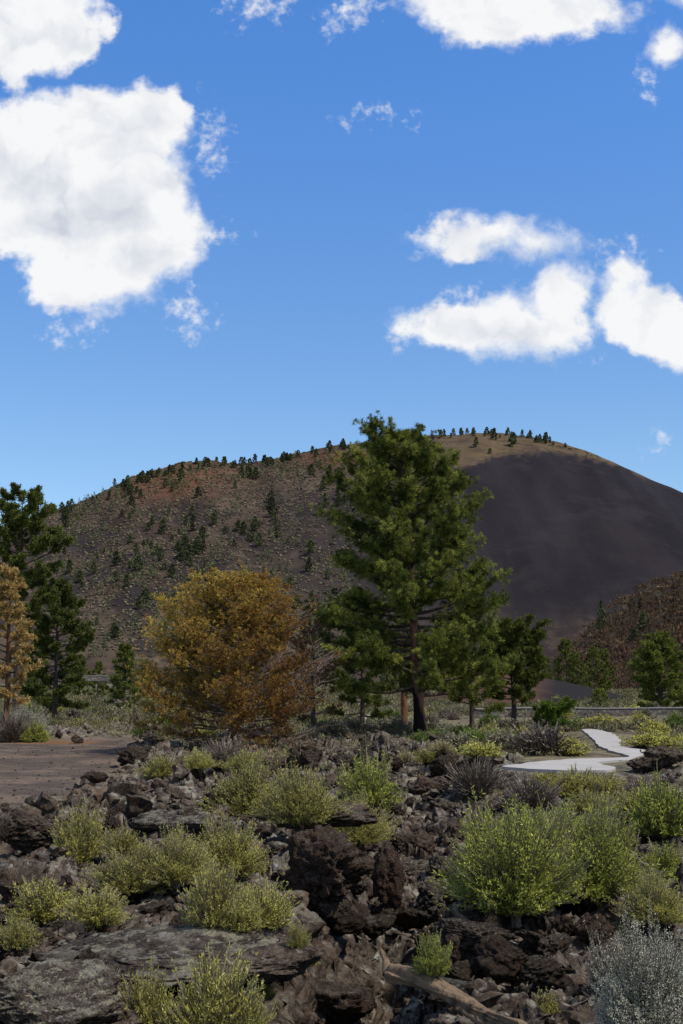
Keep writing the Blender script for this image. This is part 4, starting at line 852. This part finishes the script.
# ------------------------------------------------------------------ shrubs
def shrub(seed, Wm, Hm, twigs, leaves, leaf, mats, name='bush', inner=0.42, upb=0.45, lspread=0.65, twigw=0.0035, bare=0.0, dome=1.0):
    rg = np.random.default_rng(seed); root = empty(name, (0, 0, 0)); g = Geo(); gl = Geo()
    # lumpy dome of twig tips
    az = rg.uniform(0, 6.283, twigs); cz = rg.uniform(0.0, 1.0, twigs)**0.9; rr = rg.uniform(0.62, 1.02, twigs)
    d = np.stack([np.cos(az)*np.sqrt(1-cz**2), np.sin(az)*np.sqrt(1-cz**2), cz], 1)
    lump = 1+0.62*fbm(d[:, 0]*2.2+seed, d[:, 1]*2.2, d[:, 2]*2.2, 2)
    tip = d*(rr*lump)[:, None]*np.array([Wm/2, Wm/2, Hm])*dome+np.array([0, 0, Hm*0.06])
    tip[:, 2] += np.abs(rg.normal(0, 0.05*Hm, twigs))
    st = tip*np.array([inner, inner, inner*0.75])+rg.normal(0, 0.02*Wm, (twigs, 3)); st[:, 2] = np.maximum(st[:, 2], 0.0)
    mid_ = (st+tip)/2+np.array([0, 0, -0.02*Hm])+rg.normal(0, 0.02*Wm, (twigs, 3))
    # twigs as thin crossed ribbons
    for A, B in ((st, mid_), (mid_, tip)):
        for ax in (0, 1):
            s = unit(np.cross(B-A, rg.normal(size=(twigs, 3))))*twigw
            V = np.stack([A-s, A+s, B+s*0.7, B-s*0.7], 1).reshape(-1, 3); k = np.arange(twigs)[:, None]*4
            g.add(V, np.concatenate([k+np.array([[0, 1, 2]]), k+np.array([[0, 2, 3]])]), np.repeat(rg.uniform(0, 1, twigs), 4))
    nm = 22
    for i in rg.choice(twigs, nm, replace=False):
        P = np.array([[rg.normal(0, 0.03*Wm), rg.normal(0, 0.03*Wm), -0.12], st[i]*0.55+[0, 0, 0.01], st[i], mid_[i]]); g.tube(P, [0.012*Wm+0.003, 0.009*Wm+.002, 0.006*Wm+.001, 0.003], 5, rg.uniform(0, .6))
    # leaves
    t_ = rg.uniform(0.28, 1.0, (twigs, leaves)); 
    A = np.where(t_[..., None] < .5, st[:, None]+(mid_-st)[:, None]*(t_*2)[..., None], mid_[:, None]+(tip-mid_)[:, None]*(t_*2-1)[..., None]).reshape(-1, 3)
    D = unit(unit(tip-st)+np.array([0, 0, upb])); D = np.repeat(D, leaves, 0)
    tw = rg.normal(0.45, 0.17, twigs); tn = np.repeat(tw, leaves)+0.5*(t_.ravel()-0.5)
    if bare > 0: kp = np.repeat(rg.uniform(size=twigs) > bare, leaves); A, D, tn = A[kp], D[kp], tn[kp]
    blades(gl, A, D, 1, leaf[0], leaf[1], lspread, rg, tn)
    link('foliage', gl.mesh('foliage'), M[mats[0]], root); link('stems', g.mesh('stems'), M[mats[1]], root)
    return root
PRO = {
 'rb_l': [shrub(401+i, 1.0, 0.55, 1300, 24, (0.034, 0.0034), ('rb', 'dry')) for i in range(2)],
 'rb_s': [shrub(411+i, 0.5, 0.32, 700, 22, (0.028, 0.0028), ('rb', 'dry')) for i in range(3)],
 'rg_l': [shrub(421+i, 1.1, 0.65, 1800, 26, (0.036, 0.0042), ('rg', 'dry')) for i in range(2)],
 'rg_s': [shrub(431+i, 0.5, 0.36, 600, 20, (0.032, 0.0038), ('rg', 'dry')) for i in range(2)],
 'sage': [shrub(441, 1.0, 0.8, 2600, 34, (0.020, 0.0034), ('sage', 'drydark'), bare=0.04, twigw=0.002, lspread=0.9, upb=0.5)],
 'dryb': [shrub(451+i, 0.8, 0.6, 800, 4, (0.05, 0.004), ('dry', 'dry'), bare=0.4, twigw=0.0045, upb=1.2) for i in range(2)],
 'far_y': [shrub(461+i, 1.0, 0.55, 260, 8, (0.10, 0.018), ('rb', 'dry'), twigw=0.008) for i in range(2)],
 'far_g': [shrub(471+i, 1.0, 0.6, 260, 8, (0.10, 0.020), ('greyb', 'dry'), twigw=0.008) for i in range(3)],
 'far_b': [shrub(481+i, 1.2, 0.7, 260, 8, (0.11, 0.022), ('bright', 'dry'), twigw=0.008) for i in range(2)],
 'far_d': [shrub(491+i, 1.0, 0.7, 320, 4, (0.10, 0.012), ('dry', 'dry'), bare=0.4, twigw=0.010) for i in range(2)],
 'grass': [shrub(501+i, 0.30, 0.28, 240, 3, (0.10, 0.005), ('straw', 'straw'), upb=2.5, inner=0.2, twigw=0.003) for i in range(2)],
}
DIM = {'rb_l': (1.0, .55), 'rb_s': (.5, .32), 'rg_l': (1.1, .65), 'rg_s': (.5, .36), 'sage': (1.0, .8), 'dryb': (.8, .6), 'far_y': (1, .55), 'far_g': (1, .6), 'far_b': (1.2, .7), 'far_d': (1, .7), 'grass': (.3, .28)}
ctr = {}
def bush(kind, x, y, z, w_, h_, label, group=None, cat='bush', name='bush'):
    i = ctr.get(kind, 0); ctr[kind] = i+1; P = PRO[kind]
    o = put_copy(P[i % len(P)], x, y, z, w_/DIM[kind][0], label, group, cat, name, sz=h_/DIM[kind][1]); return o
NEAR = [('rg_l', 512, 903, 120, 92, 'left half of the big green bush pair in the right foreground'), ('rg_l', 592, 893, 118, 84, 'right half of the big green bush pair in the right foreground'), ('rg_l', 548, 868, 110, 58, 'green bush behind and between the big green pair'),
 ('rg_s', 515, 912, 60, 40, 'small vivid green bush at the lower left foot of the big green pair'),
 ('rb_l', 250, 815, 84, 50, 'wide yellow green brush behind the biggest rusty boulder, left part'), ('rb_l', 300, 822, 76, 52, 'wide yellow green brush behind the biggest rusty boulder, right part'), ('rb_l', 355, 842, 70, 40, 'yellow green brush just above right of the rusty boulder'),
 ('rg_s', 370, 808, 52, 52, 'rounded green bush on the edge of the rubble slope'), ('rb_s', 78, 862, 50, 56, 'upright yellow green brush alone in the left lava'), ('rb_s', 122, 852, 40, 26, 'small yellow green tuft right of the upright brush'),
 ('rb_l', 135, 890, 78, 42, 'low yellow green brush, left of three joined in a row'), ('rb_l', 178, 880, 76, 46, 'yellow green brush, middle of three joined in a row'), ('rb_l', 226, 874, 80, 52, 'yellow green brush, right of three joined in a row'),
 ('rb_s', 212, 925, 52, 62, 'tall narrow brush on the back edge of the lichen slab'), ('rb_s', 264, 925, 56, 44, 'bushy tuft beside the tall narrow brush on the slab edge'), ('rb_s', 238, 928, 44, 34, 'small tuft wedged between the two brushes on the slab edge'),
 ('rb_s', 45, 918, 66, 38, 'sparse olive brush at the left edge of the foreground'), ('rb_s', 95, 922, 60, 34, 'sparse olive brush behind the lichen slab'), ('rb_s', 20, 945, 42, 28, 'little dull brush low by the left edge'),
 ('rb_s', 212, 1040, 84, 82, 'yellow brush growing through the lichen slab at the bottom'), ('rb_s', 148, 1030, 50, 58, 'thin yellow brush left of the bottom one on the slab'), ('rb_s', 248, 1040, 50, 50, 'low yellow brush at the right corner of the lichen slab'),
 ('rb_s', 298, 945, 20, 24, 'tiny bright tuft beside the rounded grey boulder'), ('rg_s', 432, 972, 34, 38, 'small green tuft above the tan log'), ('sage', 650, 1045, 106, 112, 'silvery grey sage bush in the lower right corner'), ('sage', 700, 1020, 70, 70, 'silvery sage cut by the right edge beside the larger one'),
 ('rb_l', 655, 920, 64, 42, 'yellow green brush behind the silvery sage bush'), ('rg_s', 662, 835, 62, 56, 'leafy green bush at the right edge of the lava field'), ('rb_s', 640, 812, 46, 26, 'yellowish brush left of the leafy bush at the right edge'), ('rg_s', 665, 878, 50, 34, 'low green bush by the right edge above the yellow green brush'),
 ('rb_s', 570, 795, 50, 26, 'yellow green brush in front of the path'), ('rb_s', 590, 812, 40, 22, 'second small yellow green brush in front of the path, nearer'), ('dryb', 530, 808, 66, 30, 'bare grey brown twiggy bush in front of the left path end'), ('dryb', 606, 862, 40, 28, 'grey twiggy bush right behind the big green bushes'),
 ('rb_s', 160, 778, 32, 24, 'small pale brush between the black lumps and the lava'), ('rb_s', 200, 768, 30, 18, 'small yellow green brush under the left side of the mustard tree'), ('rb_s', 245, 772, 40, 22, 'olive brush below the mustard tree trunk'), ('dryb', 225, 765, 50, 26, 'dry orange grey twig heap at the mustard tree foot'),
 ('grass', 440, 752, 26, 12, 'straw coloured grass tuft beside the tallest pine foot'), ('grass', 405, 762, 18, 12, 'straw coloured grass tuft on the rubble lip below the pine'), ('rb_s', 430, 762, 30, 14, 'low olive brush on the bank below the tallest pine'),
 ('far_d', 545, 753, 72, 30, 'largest grey brown twiggy bush left of the winding path'), ('far_g', 503, 748, 42, 20, 'grey bush left of the largest twiggy bush by the path'), ('far_y', 572, 755, 34, 17, 'yellow green bush in the bend of the path'),
 ('far_y', 480, 756, 40, 15, 'low yellow green bush near the left path tip'), ('far_g', 458, 750, 40, 18, 'grey green bush between the tallest pine and the path'), ('far_y', 652, 746, 46, 14, 'yellow green bush right of the path bend'), ('far_y', 676, 749, 36, 15, 'yellow green bush at the right edge level with the path bend'),
 ('far_g', 640, 732, 52, 13, 'grey bush right of the far end of the path'), ('far_b', 560, 731, 46, 14, 'green bush left of the far end of the path'), ('far_d', 525, 733, 46, 16, 'dry bush under the small round pine'), ('far_y', 602, 725, 50, 9, 'low yellowish bush behind the far end of the path'),
 ('dryb', 478, 792, 62, 34, 'grey twig thicket below the left path tip'), ('rb_s', 605, 796, 46, 22, 'yellow green brush below the right part of the path'), ('dryb', 640, 803, 52, 26, 'grey twig thicket left of the leafy bush at the right edge'), ('dryb', 590, 785, 46, 15, 'low dry twigs close in front of the path'), ('rb_s', 548, 786, 36, 14, 'low olive brush close in front of the path'),
 ('dryb', 12, 742, 40, 28, 'grey green clump at the left edge of the clearing'), ('rg_s', 34, 742, 30, 20, 'dark green clump beside the clearing at left'), ('sage', 22, 738, 50, 30, 'pale grey sage clump behind the clearing at left'),
 ('dryb', 0, 835, 30, 24, 'dry grey twigs at the left edge below the clearing'), ('dryb', 480, 880, 50, 40, 'dead twigs on the left flank of the big green bush'), ('dryb', 610, 1000, 50, 60, 'bare brown twigs at the left side of the sage bush')]
bpy.context.view_layer.update(); DG = bpy.context.evaluated_depsgraph_get()
for kind, px_, py_, w0, h0, lab in NEAR:
    x, y, z = cast(px_, py_)
    if py_ > 1030 and 200 < px_ < 260: x, y, z = at_dist(px_, py_, 8.72)
    k_ = y/F
    zz_ = z
    bush(kind, x, y, zz_-0.02, w0*k_*1.12, h0*k_*0.90, lab)
# the brush flat between the lava and the hill
rg = np.random.default_rng(15)
midz = [('far_y', 'yellow green'), ('far_g', 'grey'), ('far_g', 'grey'), ('far_b', 'green'), ('far_d', 'dry brown')]
k = 0
while k < 180:
    y = math.exp(rg.uniform(math.log(40), math.log(125))); x = rg.uniform(-0.29, 0.29)*y
    a = np.array([x]); b_ = np.array([y])
    if gravel_mask(a, b_)[0] > 0.2 or path_near(a, b_)[0] < 1.4: continue
    if lava_mask(a, b_)[0] > 0.6 and rg.uniform() < 0.8: continue
    px_, py_ = pix(x, y, 0)
    if 500 < px_ < 683 and 725 < py_ < 775 and (x/y > 0.18) and y < 58:
        hmax = 0.22
    else: hmax = 0.6
    kd, cn = midz[rg.integers(0, 5)]; w0 = rg.uniform(0.5, 1.5); h0 = min(w0*rg.uniform(0.4, 0.65), hmax)
    side = 'left' if px_ < 230 else ('middle' if px_ < 480 else 'right')
    bush(kd, x, y, gz(x, y)-0.03, w0, h0, f'{cn} brush clump on the flat behind the lava, {side} side', f'{cn} brush on the {side} of the flat'); k += 1
# low cover of the flat: nobody could count it
G = Geo(); n_ = 0
while n_ < 4200:
    y = math.exp(rg.uniform(math.log(32), math.log(330))); x = rg.uniform(-0.32, 0.32)*y; a = np.array([x]); b_ = np.array([y])
    if gravel_mask(a, b_)[0] > 0.1 or (y < 70 and path_near(a, b_)[0] < 0.9+0.012*y) or (x > 3 and 64 < y < 77) or (lava_mask(a, b_)[0] > 0.5 and rg.uniform() < 0.7): continue
    s = rg.uniform(0.10, 0.38)*(0.7 if y < 60 else 1)*(1+y/140); m_ = 40; C_ = np.array([x, y, gz(x, y)])+rg.normal(size=(m_, 3))*np.array([s, s, 0.0])+np.array([0, 0, 1])*rg.uniform(0, s*0.6, (m_, 1))
    blades(G, C_, unit(rg.normal(size=(m_, 3))*0.6+np.array([0, 0, 1])), 1, s*0.55, s*0.11, 0.3, rg, np.full(m_, rg.uniform(0, 1))); n_ += 1
M['cover'] = leaf_mat('low_cover', (0.075, 0.062, 0.042), (0.165, 0.155, 0.066), (0.20, 0.18, 0.115), 0.2)
tag(link('grass', G.mesh('grass'), M['cover']), 'low grass and brush covering the flat behind the lava', 'ground cover', kind='stuff')
k = 0
while k < 70:
    px_, py_ = rg.uniform(0, 683), rg.uniform(755, 1010)
    x, y, z = hit(px_, py_); a = np.array([x]); b_ = np.array([y])
    if ravine(a, b_)[0] > 0.35 or path_near(a, b_)[0] < 0.5 or gravel_mask(a, b_)[0] > 0.5: continue
    kd = ['rb_s', 'grass', 'dryb', 'grass'][rg.integers(0, 4)]; w0 = rg.uniform(0.12, 0.3); cn = {'rb_s': 'yellow green sprig', 'grass': 'straw grass tuft', 'dryb': 'dry grey twig clump'}[kd]
    bush(kd, x, y, gz(x, y)-0.02, w0, w0*0.7, f'small {cn} rooted among the lava rocks', f'{cn}s among the lava', 'bush' if kd != 'grass' else 'grass tuft', 'bush' if kd != 'grass' else 'grass_tuft'); k += 1
